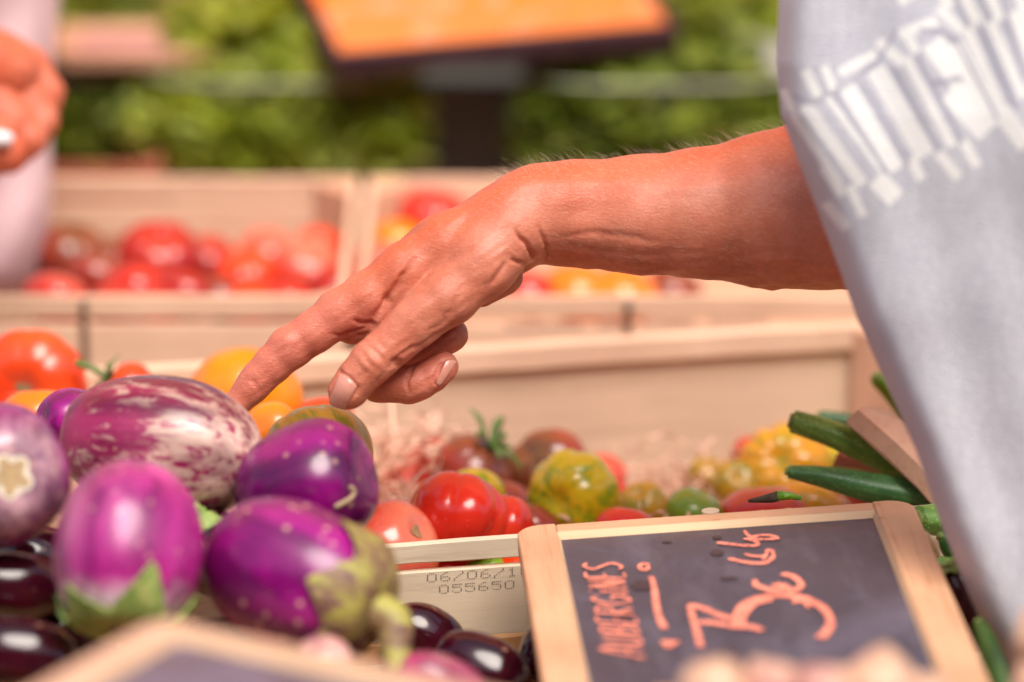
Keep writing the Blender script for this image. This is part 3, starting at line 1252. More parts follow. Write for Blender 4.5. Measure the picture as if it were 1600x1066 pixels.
eggplant(110, 1010, 2.10, 190, 130, (.3, .6, .7), DARKE, 'dark eggplant in the shade under the pink one', group=GD, seed=16)
eggplant(340, 1030, 2.09, 210, 130, (.9, .1, .4), DARKE, 'dark eggplant in the shade under the violet one', group=GD, seed=17)
eggplant(1512, 950, 2.12, 150, 85, (.45, .85, .2), DARKE, 'dark red eggplant between the price sign and the grey cloth', group=GD, seed=18, cal=CAL_G, lobes=(.06, .05))
# worm-shaped healed scratch on the deep purple one is a mark of its own skin

# ------------------------------------------------------------------ tomatoes


def tom_mat(name, c0, c1_, c2, top=None, rough=.2, stripes=None, seed=0):
    m = M(name)
    v = m.mapping(loc=(seed, seed * .3, 0))
    n1 = m.noise(v, 22, 4, .5, .4)
    col = m.ramp(n1, [(.3, c0), (.5, c1_), (.7, c2)])
    z = m.sep(2)
    if top:
        f = m.math('ADD', m.math('MULTIPLY', z, 28.0), m.math('MULTIPLY', m.noise(v, 35, 3), .9))
        col = m.mix(m.ramp(f, [(.6, 0.0), (1.15, .85)]), col, top)
    if stripes:
        s1 = m.noise(m.mapping((1, 1, .18), loc=(seed, 1, 2)), 130, 4, .6, .5)
        col = m.mix(m.ramp(s1, [(.5, 0.0), (.6, .85)]), col, stripes)
    sp = m.voro(v, 260)
    col = m.mix(m.ramp(sp, [(.06, .35), (.12, 0.0)]), col, tuple(min(1, c * 1.3 + .12) for c in c1_))
    m.bump(m.noise(v, 120, 3), .06, .0006)
    return m.set(Base_Color=col, Roughness=m.ramp(n1, [(.3, rough * .8), (.7, rough * 1.4)]), Coat_Weight=.3, Coat_Roughness=.1,
                 Subsurface_Weight=.10, Subsurface_Scale=.006, Subsurface_Radius=(1.0, .3, .15))


T_RED = tom_mat('red_tomato_skin', (.48, .014, .008), (.62, .026, .011), (.70, .05, .018))
T_PINKR = tom_mat('pink_red_tomato_skin', (.60, .025, .015), (.68, .045, .028), (.74, .10, .06), top=(.72, .20, .12), seed=3)
T_ORED = tom_mat('orange_red_tomato_skin', (.68, .026, .006), (.75, .045, .008), (.80, .085, .012), seed=5)
T_ORANGE = tom_mat('orange_tomato_skin', (.85, .15, .006), (.88, .20, .008), (.88, .27, .012), seed=6)
T_YEL = tom_mat('yellow_tomato_skin', (.86, .20, .002), (.90, .25, .003), (.90, .30, .005), seed=7)
T_OLIVE = tom_mat('olive_striped_tomato_skin', (.42, .24, .012), (.52, .30, .018), (.60, .30, .02), stripes=(.20, .22, .02), seed=8)
T_GYEL = tom_mat('green_yellow_tomato_skin', (.48, .42, .010), (.66, .50, .010), (.76, .46, .012), stripes=(.22, .34, .010), seed=9)
T_GREEN = tom_mat('green_tomato_skin', (.14, .30, .02), (.22, .38, .03), (.34, .42, .05), seed=10)
T_BROWN = tom_mat('brown_tomato_skin', (.16, .018, .014), (.28, .035, .02), (.42, .05, .02), top=(.10, .07, .02), seed=11)
T_YORED = tom_mat('yellow_red_tomato_skin', (.75, .35, .01), (.80, .36, .012), (.75, .10, .02), stripes=(.40, .36, .02), seed=12)
T_DEEP = tom_mat('deep_red_tomato_skin', (.26, .008, .006), (.40, .014, .009), (.50, .03, .012), seed=14)
SEPAL = calyx_mat('tomato_sepal', (.07, .13, .03), (.11, .20, .04))
SCART = plain('tomato_scar', (.30, .17, .08), .8, .2, 300)


def tomato(px, py, d, Rp, ax, mat, label, ribs=0, amp=.06, flat=.80, seed=1, cal=False, scar=False, group='tomatoes in the wooden crates', z=None, sx=1.0, stemlen=.012, tall=0):
    """Rp: radius in picture pixels; ax: direction of the stem end (right, down, away)"""
    if z is not None:
        ctr = PZ(px, py, z)
        d = (ctr - C0).dot(CF)
    else:
        ctr = P(px, py, d)
    r0 = Rp / FPX * d
    R = rotmat(dirv(*ax), seed * 1.3, 'Z')
    rr = random.Random(seed * 17 + 3)
    ph0 = [rr.uniform(-.3, .3) for _ in range(16)]
    am_ = [rr.uniform(.5, 1.3) for _ in range(16)]
    NU, NV = 40, 72

    def surf(th, ph, off=0):
        st, ct = math.sin(th), math.cos(th)
        k = 1.0
        if ribs:
            q = ph / (2 * math.pi) * ribs + .25 * math.sin(ph + ph0[0] * 8) + .12 * math.sin(2 * ph + ph0[1] * 9)
            i = int(math.floor(q)) % 16
            k -= amp * am_[i] * (1 - abs(math.sin(math.pi * (q % 1))) ** .55) * st ** .8
        k += .05 * mnoise.noise(Vector((st * math.cos(ph) + seed * 3.1, st * math.sin(ph), ct)))
        rad_ = (r0 * k + off) * st
        zz = (r0 * flat * k + off) * ct
        rho = rad_ / r0
        zz -= r0 * (.20 if ct > 0 else -.06) * math.exp(-(rho / .30) ** 2) * (1 if abs(ct) > .1 else 0)
        return Vector((rad_ * math.cos(ph) * sx, rad_ * math.sin(ph), zz))
    V, F = [], []
    for i in range(NU + 1):
        th = .015 + (math.pi - .03) * i / NU
        for j in range(NV):
            V.append(surf(th, 2 * math.pi * j / NV))
    for i in range(NU):
        for j in range(NV):
            a, b = i * NV + j, i * NV + (j + 1) % NV
            F.append((a, a + NV, b + NV, b))
    F.append(tuple(range(NV)))
    F.append(tuple(NU * NV + j for j in range(NV - 1, -1, -1)))
    if not cal and not scar:
        o = mesh('tomato', V, F, mat)
        o.matrix_world = Matrix.Translation(ctr) @ R.to_4x4()
        tag(o, label, 'tomato', group)
        return o
    t = empty('tomato', ctr, R, label, 'tomato', group)
    mesh('skin', V, F, mat, t)
    if scar:
        V = []
        n = 28
        for q in range(4):
            for j in range(n):
                ph = 2 * math.pi * j / n
                v = surf(.02 + .12 * q / 3 * (1 + .25 * math.sin(3 * ph + seed)), ph, .0004)
                V.append(v + Vector((0, 0, .0005 if q < 3 else 0)))
        F = [tuple(range(n))]
        for q in range(3):
            for j in range(n):
                a, b = q * n + j, q * n + (j + 1) % n
                F.append((a, a + n, b + n, b))
        mesh('scar', V, F, SCART, t)
    if cal:
        V, F = [], []
        for k in range(6):
            ph = 2 * math.pi * k / 6 + rr.uniform(-.2, .2)
            ln = r0 * rr.uniform(.65, .95)
            b0 = surf(.05, ph)
            n = 9
            base = len(V)
            curl = rr.uniform(.3, 1.1)
            for i in range(n):
                f = i / (n - 1)
                rad_ = .002 + ln * f
                z_ = b0.z + r0 * (.10 + .45 * curl * f - .25 * f * f * (1 - curl) + .12 * math.sin(f * 3))
                w_ = r0 * .13 * math.sin(math.pi * min(1, f * .85 + .12)) ** .8
                tw = .5 * math.sin(f * 4 + k)
                c_ = Vector((rad_ * math.cos(ph + .3 * f * tw), rad_ * math.sin(ph + .3 * f * tw), z_))
                s_ = Vector((-math.sin(ph), math.cos(ph), tw * .5)) * w_
                V += [c_ - s_, c_ + Vector((0, 0, w_ * .35)), c_ + s_, c_ - Vector((0, 0, .0006))]
            for i in range(n - 1):
                a = base + i * 4
                for e in range(4):
                    g = (e + 1) % 4
                    F.append((a + e, a + g, a + 4 + g, a + 4 + e))
        z0 = surf(.05, 0).z
        tv, tf = tubegeo(spline([(0, 0, z0 - .001), (0, 0, z0 + stemlen * .5), (stemlen * .25, 0, z0 + stemlen)], 7), [.0022, .002, .0018, .0017, .0017, .0019, .0023], 8)
        V2, F2 = joing([(V, F), (tv, tf)])
        mesh('calyx', V2, F2, SEPAL, t)
    return t


# crate 1, left part behind the eggplants
tomato(48, 604, 2.40, 92, (-.15, .12, -.97), T_ORED, 'big ribbed orange-red tomato at the left edge, its hollow facing us', ribs=7, amp=.07, flat=.66, seed=2, cal=False, scar=True)
tomato(198, 610, 2.38, 46, (-.75, -.5, -.2), T_ORED, 'orange-red tomato with a curled green stalk behind the streaked eggplant', seed=3, cal=True, stemlen=.02)
tomato(60, 655, 2.30, 62, (0, -.9, .1), T_ORANGE, 'orange tomato squeezed between the lilac eggplant and the ribbed red tomato', seed=4)
tomato(383, 628, 2.37, 92, (.1, -.75, .5), T_YEL, 'large yellow tomato behind the pointing fingertip', ribs=5, amp=.03, seed=5, flat=.9)
tomato(424, 672, 2.27, 46, (.4, .2, .6), T_ORANGE, 'orange tomato with white gleam just below the fingertip', seed=6)
tomato(505, 662, 2.34, 52, (0, -.8, .3), T_ORED, 'red-orange tomato showing as a thin cap over the olive tomato', seed=7)
tomato(494, 717, 2.235, 92, (-.35, -.55, .35), T_OLIVE, 'olive and gold ribbed tomato between purple eggplant and thumb', ribs=6, amp=.07, seed=8, flat=.9)
# crate 1, middle
tomato(618, 852, 2.245, 74, (.62, -.42, -.62), T_PINKR, 'pinkish red tomato with a brown corky scar at the crate rim', seed=9, scar=True, flat=.86)
tomato(716, 808, 2.27, 80, (.15, -.93, .28), T_RED, 'bright red lobed tomato just above the crate rim', ribs=5, amp=.12, seed=10, flat=.9)
tomato(779, 818, 2.28, 56, (.2, -.9, .1), T_RED, 'smaller red ribbed tomato touching the right flank of the lobed one', ribs=7, amp=.09, seed=12, flat=.9)
tomato(738, 776, 2.34, 52, (-.2, -.8, .5), T_GYEL, 'green and yellow tomato peeping over the bright red lobed tomato', seed=13)
tomato(742, 735, 2.40, 66, (.5, -.7, -.3), T_BROWN, 'brown-red tomato with leafy green calyx in the middle of the crate', seed=14, cal=True, ribs=6, amp=.05)
tomato(852, 738, 2.42, 74, (-.5, -.55, -.45), T_BROWN, 'dark brown tomato with white gleam behind the yellow-green ribbed one', seed=15, ribs=8, amp=.08)
tomato(780, 790, 2.37, 55, (.1, -.8, .1), T_BROWN, 'brown tomato low behind the bright red lobed tomato', seed=16)
tomato(895, 776, 2.335, 76, (-.45, .12, -.85), T_GYEL, 'yellow-green ribbed tomato above the top rail of the price sign', ribs=7, amp=.07, seed=17, flat=.82)
tomato(938, 788, 2.41, 62, (.3, -.7, .2), T_RED, 'red tomato mostly hidden right of the yellow-green ribbed one', seed=18)
tomato(830, 828, 2.32, 50, (.2, -.6, .2), T_BROWN, 'dark tomato in the gap left of the price sign corner', seed=19)
tomato(1003, 790, 2.36, 42, (-.2, -.5, -.5), T_OLIVE, 'small olive tomato with pale highlight behind the sign', seed=20, ribs=7, amp=.08)
tomato(1086, 800, 2.33, 46, (.3, -.7, -.2), T_GREEN, 'small bright green tomato behind the top rail', seed=21, ribs=4, amp=.03)
tomato(1150, 756, 2.41, 40, (.1, -.4, -.7), T_OLIVE, 'olive-yellow tomato left of the big striped one', seed=22, ribs=7, amp=.08)
tomato(1228, 738, 2.42, 80, (-.25, -.3, -.75), T_YORED, 'large yellow-orange striped tomato under the cut zucchini', ribs=9, amp=.11, seed=23)
tomato(1290, 730, 2.44, 52, (.3, -.7, .1), T_GYEL, 'yellow-green tomato with white gleam right of the striped one', seed=24, ribs=6, amp=.05)
tomato(1192, 815, 2.34, 74, (-.1, -.9, .1), T_PINKR, 'pinkish red tomato just behind the top rail of the sign', seed=25)
tomato(1262, 800, 2.37, 62, (.2, -.7, .1), T_YORED, 'yellow tomato low under the lowest zucchini', seed=26)
tomato(1180, 712, 2.46, 38, (.2, -.7, .1), T_RED, 'small red tomato at the crate back behind the striped one', seed=27)
tomato(1370, 760, 2.40, 60, (.1, -.7, .1), T_RED, 'red tomato under the zucchini near the crate end', seed=28)
tomato(640, 760, 2.43, 52, (.1, -.7, .1), T_PINKR, 'red tomato half buried in the wood wool', seed=29)
tomato(940, 742, 2.46, 40, (.1, -.6, -.3), T_PINKR, 'pinkish tomato at the crate back right of the yellow-green ribbed one', seed=30)
tomato(1105, 742, 2.46, 34, (.1, -.6, -.3), T_OLIVE, 'olive tomato at the crate back above the small green one', seed=32, ribs=6)
tomato(690, 748, 2.44, 46, (.1, -.6, -.3), T_BROWN, 'brown tomato at the edge of the straw above the bright red one', seed=33)
tomato(975, 830, 2.30, 50, (.1, -.8, .1), T_RED, 'red tomato just behind the top rail left of the green one', seed=34)
tomato(1340, 740, 2.45, 48, (.1, -.8, .1), T_GYEL, 'green-yellow tomato under the long zucchini', seed=35, ribs=5)
# lower layer in the slit under the rail
for k, (x, m_, lab) in enumerate(((700, T_RED, 'red tomato seen through the slit below the crate rail'), (760, T_GREEN, 'green tomato seen through the slit below the crate rail'),
                                  (815, T_ORED, 'orange tomato seen through the slit beside the sign'), (660, T_RED, 'red tomato behind the slit, leftmost of them'))):
    tomato(x, 905, 2.285, 60, (.2, -.5, .2), m_, lab, seed=40 + k)
# second row crates
G2 = 'tomatoes in the second row of crates'
row2 = [
    (112, 398, 2.70, 56, (.2, -.7, -.4), T_BROWN, 'dark red tomato beside the pink cloth in the back crate', 5),
    (150, 440, 2.66, 52, (.2, -.7, .2), T_BROWN, 'brown-red tomato below the dark one beside the pink cloth', 0),
    (88, 472, 2.62, 52, (.2, -.7, .2), T_PINKR, 'pinkish tomato at the foot of the pink cloth', 0),
    (250, 405, 2.69, 66, (.1, -.6, -.6), T_DEEP, 'big round red tomato in the middle of the left back crate', 4),
    (215, 458, 2.63, 50, (.2, -.7, .1), T_RED, 'red tomato low left of the big round red one', 0),
    (290, 462, 2.62, 48, (.2, -.7, .1), T_DEEP, 'deep red tomato low right of the big round red one', 0),
    (385, 432, 2.66, 48, (-.1, -.6, -.5), T_ORED, 'orange and red tomato left of the crate corner post', 6),
    (432, 440, 2.68, 42, (.2, -.7, .2), T_OLIVE, 'olive-brown tomato beside the orange and red one', 0),
    (482, 424, 2.67, 58, (.2, -.6, -.4), T_PINKR, 'pinkish red tomato touching the crate corner post', 5),
    (500, 385, 2.72, 36, (.2, -.6, -.2), T_ORED, 'small orange-red tomato on top by the crate corner', 0),
    (345, 470, 2.62, 42, (.2, -.7, .1), T_BROWN, 'dark tomato low between the round red and the orange ones', 0),
    (450, 478, 2.61, 44, (.2, -.7, .1), T_RED, 'red tomato low at the front rail of the left back crate', 0),
    (680, 345, 2.75, 58, (.2, -.7, -.2), T_RED, 'red tomato rising behind the knuckles', 5),
    (625, 382, 2.72, 44, (.2, -.7, -.2), T_YEL, 'yellow-green tomato behind the knuckles', 4),
    (600, 420, 2.68, 50, (.2, -.7, -.2), T_PINKR, 'pink-red tomato behind the index knuckle', 0),
    (745, 400, 2.68, 60, (.2, -.7, -.2), T_RED, 'red tomato hidden mostly by the wrist', 0),
    (826, 462, 2.61, 44, (.2, -.7, -.2), T_RED, 'red tomato under the wrist crease', 0),
    (905, 462, 2.62, 58, (.2, -.7, -.2), T_ORANGE, 'orange tomato under the forearm, left of two', 0),
    (975, 464, 2.62, 54, (.2, -.7, -.2), T_ORANGE, 'orange tomato under the forearm, right of two', 0),
    (1050, 458, 2.66, 46, (.2, -.7, -.2), T_BROWN, 'dark tomato under the forearm', 0),
]
row2 += [
    (185, 412, 2.74, 50, (.1, -.6, -.3), T_BROWN, 'dark red tomato between the dark and the big round red one, further back', 4),
    (325, 408, 2.75, 46, (.1, -.6, -.3), T_DEEP, 'deep red tomato further back right of the big round red one', 4),
    (418, 398, 2.75, 44, (.1, -.6, -.3), T_PINKR, 'pinkish tomato further back between the orange one and the corner', 0),
    (60, 430, 2.72, 56, (.1, -.6, -.3), T_BROWN, 'dark tomato half behind the pink cloth', 0),
    (530, 452, 2.63, 44, (.1, -.6, -.3), T_DEEP, 'deep red tomato in the crate corner below the post', 0),
    (390, 478, 2.60, 40, (.1, -.6, -.3), T_ORED, 'orange-red tomato at the front rail under the orange one', 0),
    (180, 480, 2.60, 42, (.1, -.6, -.3), T_DEEP, 'deep red tomato at the front rail left of centre', 0),
    (245, 484, 2.60, 40, (.1, -.6, -.3), T_DEEP, 'deep red tomato at the front rail under the big round red one', 0),
]
for k, (x, y, d, r, ax, m_, lab, rb) in enumerate(row2):
    r = r * 1.08
    tomato(x, y, d, r, ax, m_, lab, ribs=rb, amp=.07, seed=60 + k, group=G2)

# ------------------------------------------------------------------ wood wool in crate 1
WOOL = wood('wood_wool_fibre', (.88, .58, .43), (.84, .44, .30))


def wool(name, regions, label, seed=5):
    r = random.Random(seed)
    V, F = [], []
    for (x0, x1, y0, y1, d0, d1, n, ln) in regions:
        for _ in range(n):
            c = P(r.uniform(x0, x1), r.uniform(y0, y1), r.uniform(d0, d1))
            L = ln * r.uniform(.5, 1.4)
            a = Vector((r.uniform(-1, 1), r.uniform(-1, 1), r.uniform(-.5, .9))).normalized()
            b = a.cross(Vector((r.uniform(-1, 1), r.uniform(-1, 1), r.uniform(-1, 1)))).normalized()
            cu = r.uniform(.2, 1.6)
            wd_ = r.uniform(.0004, .0010)
            base = len(V)
            n_ = 12
            fr = r.uniform(2, 7)
            for i in range(n_):
                f = i / (n_ - 1) - .5
                p = c + a * L * f + b * L * .22 * math.sin(f * fr) * cu + a.cross(b) * L * .12 * math.cos(f * fr * 1.3)
                s = b * math.cos(f * 9 * cu) + a.cross(b) * math.sin(f * 9 * cu)
                V += [p - s * wd_, p + s * wd_]
            for i in range(n_ - 1):
                q = base + i * 2
                F.append((q, q + 1, q + 3, q + 2))
    o = mesh(name, V, F, WOOL, None)
    tag(o, label, 'packing straw', kind='stuff')
    return o


wool('wood_wool', [(580, 680, 690, 800, 2.39, 2.46, 110, .055), (600, 690, 790, 860, 2.30, 2.42, 70, .04), (700, 960, 770, 830, 2.42, 2.47, 70, .04),
                   (985, 1140, 735, 800, 2.43, 2.49, 80, .05), (840, 1000, 790, 860, 2.38, 2.45, 70, .04), (1150, 1330, 730, 780, 2.45, 2.50, 50, .04),
                   (620, 1450, 830, 900, 2.27, 2.42, 250, .035), (0, 560, 730, 860, 2.28, 2.4, 160, .035)],
     'curly reddish wood wool packed around the tomatoes')
# red strips of packing paper in the wool
RP = plain('red_paper', (.62, .08, .05), .7)
for k, (x0, y0, x1, y1, d) in enumerate(((634, 722, 690, 690, 2.40), (630, 748, 684, 724, 2.39), (655, 712, 676, 742, 2.41))):
    a, b = P(x0, y0, d), P(x1, y1, d + .01)
    pts = spline([a, a.lerp(b, .5) + Vector((0, 0, .004)), b], 10)
    V, F = [], []
    for i, p in enumerate(pts):
        p = Vector(p)
        s = CU * .0022 + CF * .001 * math.sin(i)
        V += [p - s, p + s]
    for i in range(9):
        F.append((2 * i, 2 * i + 1, 2 * i + 3, 2 * i + 2))
    o = mesh('paper_strip', V, F, RP)
    tag(o, ('red paper strip in the wood wool, uppermost of three', 'red paper strip in the wood wool, lowest of three', 'short red paper strip crossing the wood wool')[k], 'paper strip', 'red paper strips in the wood wool')

# ------------------------------------------------------------------ zucchini and what lies with them


def zuc_mat(name, a, b, c, seed=0):
    m = M(name)
    v = m.mapping((.15, 1, 1), loc=(seed, 0, 0))
    n1 = m.noise(v, 240, 3, .6)
    v2 = m.mapping(loc=(seed, 2, 0))
    sp = m.voro(v2, 420)
    col = m.ramp(n1, [(.35, a), (.55, b), (.75, c)])
    col = m.mix(m.ramp(sp, [(.15, .55), (.3, 0.0)]), col, tuple(min(1, q * 2.2 + .03) for q in b))
    m.bump(m.noise(v, 120, 3), .15, .0006)
    return m.set(Base_Color=col, Roughness=.40, Coat_Weight=.08, Coat_Roughness=.25)


Z_MID = zuc_mat('zucchini_skin', (.12, .29, .045), (.22, .43, .08), (.34, .54, .15))
Z_DARK = zuc_mat('dark_zucchini_skin', (.035, .13, .035), (.07, .22, .06), (.14, .33, .11), 3)
Z_LIGHT = zuc_mat('light_zucchini_skin', (.10, .26, .01), (.20, .38, .02), (.30, .45, .04), 5)
Z_END = plain('zucchini_cut_end', (.28, .38, .10), .6, .25, 300)


def zucchini(pts, mat, label, endmat=True, group='zucchini poking over the tomatoes at the right'):
    """pts: (px, py, depth, radius px)"""
    W_ = [(*P(x, y, d), r / FPX * d) for x, y, d, r in pts]
    S = spline(W_, 34)
    root = Vector(S[0][:3])
    ax = (Vector(S[-1][:3]) - root).normalized()
    R = rotmat(ax)
    Ri = R.transposed()
    t = empty('zucchini', root, R, label, 'zucchini', group)
    loc = [Ri @ (Vector(s[:3]) - root) for s in S]
    rads = [s[3] for s in S]
    rads[0] *= .86
    # rounded far end
    V, F = [], []
    n = 28
    rads2 = list(rads)
    for k in range(4):
        rads2[-1 - k] *= [.35, .75, .93, .99][k]
    rads2[0] = rads2[1] * .97
    tv, tf = tubegeo(loc, rads2, n)
    for i, v in enumerate(tv):
        k = i % n
        ring = i // n
        c_ = loc[ring]
        tv[i] = c_ + (v - c_) * (1 + .035 * math.cos(5 * 2 * math.pi * k / n))
    mesh('skin', tv, tf, mat, t)
    if endmat:
        d0 = (loc[0] - loc[1]).normalized()
        ev, ef = tubegeo([loc[0] + d0 * .0001, loc[0] + d0 * .0018], [rads[0] * .86, rads[0] * .70], 20)
        mesh('cut_end', ev, ef, Z_END, t)
    return t


zucchini([(1238, 658, 2.28, 18), (1300, 678, 2.28, 21), (1370, 709, 2.285, 24), (1440, 746, 2.29, 25), (1520, 795, 2.295, 26), (1600, 845, 2.30, 25)], Z_MID,
         'long green zucchini with a cut end lying across the yellow tomato')
zucchini([(1280, 652, 2.36, 11), (1330, 662, 2.36, 15), (1400, 684, 2.36, 18), (1480, 716, 2.36, 19), (1560, 750, 2.36, 18)], Z_DARK,
         'dark zucchini behind the long green one and the wooden wedge')
zucchini([(1232, 737, 2.26, 10), (1285, 745, 2.26, 17), (1350, 760, 2.265, 23), (1430, 776, 2.27, 28), (1520, 800, 2.28, 31), (1600, 822, 2.29, 28)], Z_DARK,
         'dark zucchini lying just behind the sign corner, lowest of the bunch')
zucchini([(1290, 738, 2.31, 10), (1350, 752, 2.31, 16), (1430, 772, 2.32, 20), (1530, 790, 2.33, 21)], Z_MID,
         'zucchini almost hidden along the back of the lowest one')
zucchini([(1370, 590, 2.34, 13), (1394, 616, 2.345, 14), (1425, 655, 2.35, 15), (1470, 720, 2.36, 16), (1520, 790, 2.37, 17)], Z_LIGHT,
         'thin light green zucchini standing up beside the grey cloth')
G3 = 'green vegetables right of the price sign'
zucchini([(1434, 812, 2.19, 22), (1480, 812, 2.20, 27), (1540, 815, 2.21, 28), (1620, 822, 2.22, 26)], Z_MID, 'short green zucchini at the upper right corner of the price sign', group=G3)
zucchini([(1470, 838, 2.16, 8), (1496, 862, 2.17, 22), (1540, 884, 2.18, 30), (1610, 905, 2.20, 30)], Z_DARK, 'green zucchini with a pale dry stalk right of the sign', group=G3)
zucchini([(1452, 888, 2.15, 20), (1490, 896, 2.16, 25), (1550, 905, 2.17, 26)], Z_MID, 'short zucchini under the one with the pale stalk', group=G3)
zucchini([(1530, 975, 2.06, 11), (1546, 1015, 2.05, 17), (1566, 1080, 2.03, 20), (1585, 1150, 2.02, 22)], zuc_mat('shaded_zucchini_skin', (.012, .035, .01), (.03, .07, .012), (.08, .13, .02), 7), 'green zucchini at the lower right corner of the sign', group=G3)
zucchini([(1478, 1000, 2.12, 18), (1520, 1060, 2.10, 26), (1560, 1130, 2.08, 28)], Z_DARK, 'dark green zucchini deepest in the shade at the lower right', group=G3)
# dry flower tip
tv, tf = tubegeo([P(1444, 832, 2.145), P(1456, 850, 2.145), P(1462, 868, 2.15)], [.0012, .0032, .0022], 9)
o = mesh('dried_blossom', tv, tf, plain('dry_blossom', (.62, .40, .22), .8, .3, 200))
tag(o, 'dry beige blossom end beside the right rail of the sign', 'blossom')
# brown twiggy stalk on the sign's far rail
tv, tf = tubegeo([P(1252, 779, 2.20), P(1235, 775, 2.20), P(1214, 775, 2.20)], [.0011, .0018, .0026], 9)
t1 = tubegeo([P(1216, 775, 2.20), P(1205, 778, 2.20), P(1170, 783, 2.205)], [.0026, .0024, .0008], 7)
st = empty('cut_stalk', P(1214, 777, 2.20), None, 'green and dark brown cut stalk lying behind the top rail of the sign', 'stalk')
for nm, (a, b), m_ in (('green_end', (tv, tf), Z_LIGHT), ('dry_end', t1, plain('dry_stalk', (.07, .05, .03), .9, .4, 300))):
    mesh(nm, [Vector(v) - P(1214, 777, 2.20) for v in a], b, m_, st)

# wooden wedge-like corner of a board, and a reddish stick, both lying on the zucchini


def slab(name, corners, thick, mat, label, cat, group=None):
    """corners: top face, (px,py,d) in order; extruded straight down"""
    pts = [P(*c) for c in corners]
    n = len(pts)
    c0 = sum(pts, Vector()) / n
    ax = (pts[1] - pts[0]).normalized()
    R = rotmat(ax)
    Ri = R.transposed()
    nrm = (pts[1] - pts[0]).cross(pts[2] - pts[0]).normalized()
    if nrm.z > 0:
        nrm = -nrm
    V = [Ri @ (p - c0) for p in pts] + [Ri @ (p + nrm * thick - c0) for p in pts]
    F = [tuple(range(n)), tuple(range(2 * n - 1, n - 1, -1))] + [(k, n + k, n + (k + 1) % n, (k + 1) % n) for k in range(n)]
    o = mesh(name, V, F, mat, None, False)
    import bmesh
    bm = bmesh.new(); bm.from_mesh(o.data); bmesh.ops.recalc_face_normals(bm, faces=bm.faces)
    bmesh.ops.bevel(bm, geom=list(bm.edges), offset=.0007, segments=2, affect='EDGES')
    bm.to_mesh(o.data); bm.free()
    o.matrix_world = Matrix.Translation(c0) @ R.to_4x4()
    tag(o, label, cat, group)
    return o


W_EDGE = wood('warm_board_wood', (.86, .58, .40), (.78, .46, .30))
slab('wooden_board', [(1340, 640, 2.265), (1352, 634, 2.275), (1385, 640, 2.29), (1440, 670, 2.31), (1520, 730, 2.33), (1530, 830, 2.24), (1452, 742, 2.25), (1400, 690, 2.255)], .0095, W_EDGE,
     'light wooden board with a rounded corner resting on the zucchini', 'board')
slab('wooden_stick', [(1308, 708, 2.315), (1480, 768, 2.30), (1560, 800, 2.30), (1560, 792, 2.31), (1480, 758, 2.31), (1312, 702, 2.325)], .0085, W_RED,
     'reddish wooden stick between the zucchini', 'stick')

# ------------------------------------------------------------------ salad tubs at the back
CLEAR = M('clear_plastic')
CLEAR.set(Base_Color=(.9, .95, .92), Roughness=.08)
_t = CLEAR.n('ShaderNodeBsdfTransparent')
_t.inputs[0].default_value = (.93, .96, .94, 1)
_g = CLEAR.n('ShaderNodeMixShader')
_fr = CLEAR.n('ShaderNodeFresnel')
_fr.inputs[0].default_value = 1.5
CLEAR.l(_fr.outputs[0], _g.inputs[0])
CLEAR.l(_t.outputs[0], _g.inputs[1])
CLEAR.l(CLEAR.b.outputs[0], _g.inputs[2])
CLEAR.l(_g.outputs[0], CLEAR.t.nodes['Material Output'].inputs[0])
RIM = M('frosted_rim').set(Base_Color=(.45, .50, .36), Roughness=.2)


def leaf_mat(name, a, b, c):
    m = M(name)
    at = m.attr('leafvar', 'Fac')
    v = m.mapping()
    n1 = m.noise(v, 30, 3)
    f = m.math('ADD', m.math('MULTIPLY', at, .8), m.math('MULTIPLY', n1, .3))
    col = m.ramp(f, [(.15, a), (.5, b), (.9, c)])
    m.set(Base_Color=col, Roughness=.42)
    tr_ = m.n('ShaderNodeBsdfTranslucent')
    m.l(col, tr_.inputs[0])
    mx_ = m.n('ShaderNodeMixShader')
    mx_.inputs[0].default_value = .35
    m.l(m.b.outputs[0], mx_.inputs[1])
    m.l(tr_.outputs[0], mx_.inputs[2])
    m.l(mx_.outputs[0], m.t.nodes['Material Output'].inputs[0])
    return m.m


LEAF = leaf_mat('salad_leaf', (.12, .17, .008), (.38, .47, .025), (.68, .78, .20))
LEAFD = leaf_mat('dark_salad_leaf', (.07, .10, .008), (.21, .28, .018), (.46, .57, .12))


